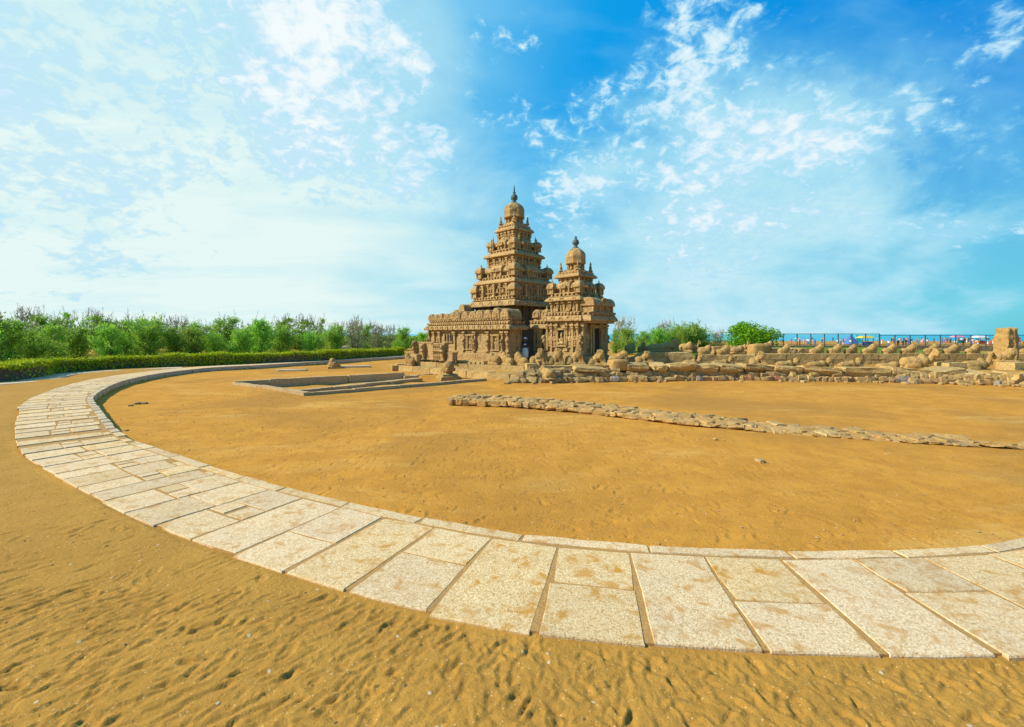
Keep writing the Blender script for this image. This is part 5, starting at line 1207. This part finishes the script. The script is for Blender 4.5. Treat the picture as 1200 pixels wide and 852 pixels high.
def hedge():
    P = catmull([hedge_line[0]] + hedge_line + [hedge_line[-1]], .25); T = np.gradient(P, axis=0); T /= np.linalg.norm(T, axis=1)[:, None]; N = np.stack([-T[:, 1], T[:, 0]], 1)
    if N[len(N) // 3] @ np.array((1, -1)) > 0: N = -N                # away from the camera
    def make(a, b, top, dep, label, n, nm='clipped_hedge'):
        t = thing(nm, label, 'hedge'); Q, M = P[a:b], N[a:b]; r0 = np.random.RandomState(4)
        # twiggy core
        mb = MB(); rs = []
        for i in range(0, len(Q), 2):
            q, m = Q[i], M[i]; h = top * (1 + .05 * math.sin(i * .21)); rs.append([(*(q + m * .22), .1), (*(q + m * .16), HZ + h * .86), (*(q + m * (dep - .15)), HZ + h * .86), (*(q + m * (dep - .2)), .1)])
        mb.rings(rs); mb.build('twig_core', M_BARK, t, wx=(.4, .06, 3))
        V = []; Fc = []
        def f(r):
            i = r.randint(len(Q)); q, m = Q[i], M[i]; tt = T[a + i]; h = top * (1 + .07 * math.sin(i * .13) + .06 * math.sin(i * .47 + 1) + .10 * mnoise.noise(Vector((i * .21, 0, 0))))
            bare = .5 + .5 * math.sin(i * .11) * math.sin(i * .037 + 1.3)
            if r.rand() < .52: o, z, d = r.uniform(.0, dep), h + r.normal(0, .06), Vector((0, 0, 1))
            else:
                o, z, d = r.normal(.06, .06), h * (r.rand() ** .75), Vector((-m[0], -m[1], .3))
                if z < h * .74 and r.rand() < bare * .95: o += .35
            p = q + m * o + tt * r.uniform(-.15, .15); return Vector((p[0], p[1], HZ + z - .02)), d
        inst('leaves', leafy('leaves', f, n, .15, M_HEDGE, a + 9), t)
        sh = MB(); rr = np.random.RandomState(12)
        for _ in range(500):                                # stray shoots
            i = rr.randint(len(Q)); q, m = Q[i], M[i]; o = rr.uniform(0, dep); z0 = HZ + top * .9; l = rr.uniform(.12, .36); sh.box((q[0] + m[0] * o, q[1] + m[1] * o, z0 + l / 2), (.008, .008, l / 2 + .1), 0, 1, Matrix.Rotation(rr.uniform(-.4, .4), 3, 'Y'))
        s_ = sh.build('shoots', M_HEDGE, t); s_['kind'] = 'stuff'
    k = len(P)
    make(0, k - 3, .98, 1.4, 'long clipped yellow green hedge curving along the left behind the walk', 30000)
    p0 = ap(484, 60.5); p1 = ap(503, 62)
    t = thing('clipped_hedge', 'short piece of clipped green hedge beside the left end of the temple', 'hedge')
    def f(r):
        u = r.rand(); p = Vector((p0.x + (p1.x - p0.x) * u, p0.y + (p1.y - p0.y) * u, 0)); s = r.rand()
        if s < .5: return p + Vector((0, r.uniform(0, 1), 1.15 + r.normal(0, .07))), Vector((0, 0, 1))
        return p + Vector((0, r.normal(0, .06), .2 + r.rand() * .95)), Vector((0, -1, .2))
    inst('leaves', leafy('leaves', f, 1800, .16, M_HEDGE, 55), t); q = MB(); q.box((0, 0, 0), ((p1.x - p0.x) / 2, .4, .45)); q.build('twig_core', M_BARK, t, ((p0.x + p1.x) / 2, (p0.y + p1.y) / 2 + .5, .55), .1)
hedge()

# ------------------------------------------------------------------ lawn, railing, beach behind on the right
def lawn():
    me = MB(); rs = []
    for x in np.linspace(17, 55, 40):
        rs.append([(x, y, z) for y, z in ((44, .50), (50, .74), (58, .80), (64, .92), (69.4, .95), (69.5, -.2), (44, -.2))])
    me.rings(rs); o = me.build('lawn', M_LAWN, wx=(1.5, .05, .6)); tag(o, 'strip of short green turf behind the inner wall', None, kind='structure')
    r = np.random.RandomState(8); V = []; Fc = []
    for _ in range(16000):
        x, y = r.uniform(17, 54.5), r.uniform(44.3, 69); z = float(np.interp(y, (44, 50, 58, 64, 69.4), (.5, .74, .80, .92, .95))) - .02; a = r.uniform(0, 6.28); w = .04; h = r.uniform(.08, .24); k = len(V)
        V += [(x - math.cos(a) * w, y - math.sin(a) * w, z), (x + math.cos(a) * w, y + math.sin(a) * w, z), (x + r.normal(0, .05), y + r.normal(0, .05), z + h)]; Fc.append((k, k + 1, k + 2))
    o = inst('grass', bm_from(V, Fc, 'grass', M_GRASS)); tag(o, 'short green grass growing on the turf strip', 'grass', kind='stuff')
lawn()
M_STEEL = flat_mat('railing_paint', col(.10, .11, .13), .5); M_PLINTH = stone_mat('railing_plinth', col(.30, .24, .13), col(.22, .18, .10), col(.26, .19, .09), col(.10, .09, .06), 1.0, .6, .05)
def railing():
    Y = 70.0
    for part, (p0, p1, ptop, step, label) in enumerate(((902, 1030.5, 391.0, 16.1, 'dark steel railing with thin posts on the lawn edge, taller left stretch'), (1031, 1262, 392.8, 17.4, 'dark steel railing with thin posts before the beach, lower right stretch'))):
        a, b = ap(p0, Y), ap(p1, Y); t = thing('steel_railing', label, 'railing', (a.x, Y, 0)); zt = CAM_H - (ptop - HOR) / F * Y; zl = 1.25; L = b.x - a.x
        q = MB(); q.box((L / 2, 0, zt - .03), (L / 2, .03, .04)); q.build('rail', M_STEEL, t)
        q = MB(); q.box((L / 2, 0, zl + .16), (L / 2, .025, .03)); q.build('rail', M_STEEL, t)
        pm = MB(); pm.box((0, 0, 0), (.055, .055, (zt - zl) / 2 + .1)); pm = pm.mesh('post', M_STEEL); n = int(round((p1 - p0) / step))
        for i in range(n + 1): inst('post', pm, t, (i * L / n, .005, (zt + zl) / 2 - .08))
        wm = MB(); wm.box((0, 0, 0), (.009, .009, (zt - zl) / 2 - .12)); wm = wm.mesh('wire', M_STEEL)
        block_row(t, (0, -.25), (L, -.25), .0, zl, .5, 3.2, M_PLINTH, 'plinth_block', .02, .03)
railing()
BEACHC = {'red': col(.45, .08, .06), 'white': col(.75, .75, .72), 'blue': col(.08, .18, .42), 'pink': col(.6, .28, .36), 'yellow': col(.65, .50, .08), 'dark': col(.04, .04, .05), 'teal': col(.03, .4, .42), 'orange': col(.75, .25, .03)}
MATC = {k: flat_mat('cloth_' + k, v) for k, v in BEACHC.items()}; M_SKIN = flat_mat('skin', col(.22, .11, .06)); M_HAIR = flat_mat('hair', col(.02, .015, .01))
def person_mesh(mat_top, mat_low, sd=0, arm=(.22, .22)):
    """standing figure, one continuous body; materials by height: hair, skin, shirt, lower garment"""
    P = [('e', (.09, 0, .42), (.085, .10, .46)), ('e', (-.09, 0, .42), (.085, .10, .46)), ('e', (.1, -.06, .04), (.05, .13, .045)), ('e', (-.1, -.06, .04), (.05, .13, .045)), ('e', (0, 0, .92), (.18, .12, .17)), ('e', (0, 0, 1.20), (.19, .12, .28)), ('e', (0, 0, 1.38), (.22, .10, .09)),
         ('e', (0, 0, 1.5), (.055, .06, .1)), ('e', (0, -.01, 1.63), (.085, .10, .12)), ('e', (0, -.11, 1.61), (.018, .02, .025)), ('e', (arm[0] + .03, 0, 1.2), (.05, .055, .2), 8), ('e', (-arm[1] - .03, 0, 1.2), (.05, .055, .2), -8), ('e', (arm[0] + .07, -.05, .93), (.04, .045, .18), 4), ('e', (-arm[1] - .07, -.05, .93), (.04, .045, .18), -4), ('e', (arm[0] + .08, -.07, .74), (.03, .05, .07)), ('e', (-arm[1] - .08, -.07, .74), (.03, .05, .07))]
    me = blob_mesh('beach_person', P, .045, mat_top, 0, 1, sd, 1)
    for m in (mat_low, M_SKIN, M_HAIR): me.materials.append(m)
    for p in me.polygons:
        c = p.center; z = c.z
        if z > 1.69 or (z > 1.56 and c.y > .03): p.material_index = 3
        elif z > 1.46 or (abs(c.x) > .2 and z < 1.1) or z < .1: p.material_index = 2
        elif z < .98: p.material_index = 1
    return me
def beach():
    r = random.Random(17); names = list(MATC); M = {}
    for k in names: M[k] = person_mesh(MATC[k], MATC[r.choice(('dark', 'white', 'blue', k))], 1, (r.uniform(.2, .25), r.uniform(.2, .25)))
    for i in range(115):
        px = r.choice((r.uniform(925, 1000), r.uniform(1040, 1165), r.uniform(1040, 1170), r.uniform(1190, 1230), r.uniform(925, 1165))); Y = r.uniform(105, 195); k = r.choice(names + ['white', 'red', 'white', 'dark'])
        o = inst('person', M[k], None, ((px - 600) / F * Y, Y, -.02), r.uniform(0, 6.28), r.uniform(.92, 1.05)); tag(o, 'distant beach visitor in a %s top standing on the sand beyond the railing' % k, 'person', 'people on the beach in %s tops' % k)
    # tents, parasols and stalls
    def tent(px, Y, w, h, c, label):
        t = thing('beach_tent', label, 'tent', ((px - 600) / F * Y, Y, 0)); q = MB(); q.loft([(w, .3), (w * .9, .34), (w * .5, h * .6), (.04, h)], n=3); q.build('canopy', MATC[c], t)
        q = MB(); q.box((0, 0, h * .5), (.04, .04, h * .5)); q.build('pole', M_STEEL, t)
        pm = MB(); pm.box((0, 0, .16), (.03, .03, .17)); pm = pm.mesh('peg', M_STEEL)
        for i in (-1, 1):
            for j in (-1, 1): inst('peg', pm, t, (i * w * .9, j * w * .9, 0))
    tent(997, 125, 1.4, 2.9, 'blue', 'pointed blue tent on the beach behind the taller railing'); tent(1004, 132, 1.3, 3.0, 'teal', 'pointed teal tent right of the blue tent on the beach')
    def stall(px, Y, w, c, c2, label):
        t = thing('beach_stall', label, 'stall', ((px - 600) / F * Y, Y, 0)); q = MB(); q.loft([(0, 1.9), (.25, 1.95), (-.3, 2.45), (-.6, 2.5)], 0, 0, w, 1.0, 2); q.build('canopy', MATC[c], t)
        pm = MB(); pm.box((0, 0, .97), (.05, .05, .98)); pm = pm.mesh('pole', M_STEEL)
        for i in (-1, 1):
            for j in (-1, 1): inst('pole', pm, t, (i * w * .95, j * .9, 0))
        q = MB(); q.box((0, -.5, .45), (w * .85, .35, .45)); q.box((0, -.5, .93), (w * .9, .4, .03)); q.build('counter', MATC[c2], t)
    stall(1014, 122, 1.5, 'yellow', 'blue', 'yellow canopied beach stall behind the taller railing'); stall(1122, 150, 1.4, 'pink', 'teal', 'pink canopied beach stall left of the broken pillar'); stall(1148, 140, 1.4, 'white', 'red', 'white canopied beach stall beside the broken pillar')
beach()

# ------------------------------------------------------------------ visitor between the temples
def visitor():
    Y = 35.3; x = (615.5 - 600) / F * Y; t = thing('person', 'visitor in a white hat, dark shirt and long white wrap standing between the two temples', 'person', (x, Y, .93), R(-10))
    me = person_mesh(MATC['dark'], MATC['white'], 3); me.name = 'body'; inst('body', me, t, (0, 0, 0), 0, 1.0)
    q = MB(); q.lathe([(.10, .42), (.25, .44), (.27, .70), (.22, .95), (.16, 1.02), (.10, 1.03)], 12); inst('wrap', q.mesh('wrap', MATC['white'], smooth=True), t, (0, 0, -.32), 0, (1, .8, 1.3))
    q = MB(); q.lathe([(.10, 1.70), (.22, 1.69), (.225, 1.705), (.115, 1.73), (.11, 1.80), (.07, 1.83), (.01, 1.84)], 14); q.build('hat', MATC['white'], t, smooth=True)
    q = MB(); q.box((0, -.125, 1.27), (.09, .02, .05)); q.build('shirt_print', MATC['white'], t)
visitor()

# ------------------------------------------------------------------ far wood that closes the view under the trees
def far_wood():
    def f(r):
        x = r.uniform(-135, -13); y = 86 + r.uniform(0, 10) - max(0, (-x - 60)) * .25; h = 2.6 + 1.2 * mnoise.noise(Vector((x * .22, 0, 0))) + .6 * mnoise.noise(Vector((x * .8, 3, 0)))
        return Vector((x, y, .1 + h * r.rand() ** .8)), Vector((0, -.6, .6))
    o = inst('far_wood', leafy('far_wood', f, 42000, .42, M_NEEDLE, 77)); tag(o, 'distant green scrub seen between the trees on the left', 'scrub', kind='stuff')
far_wood()
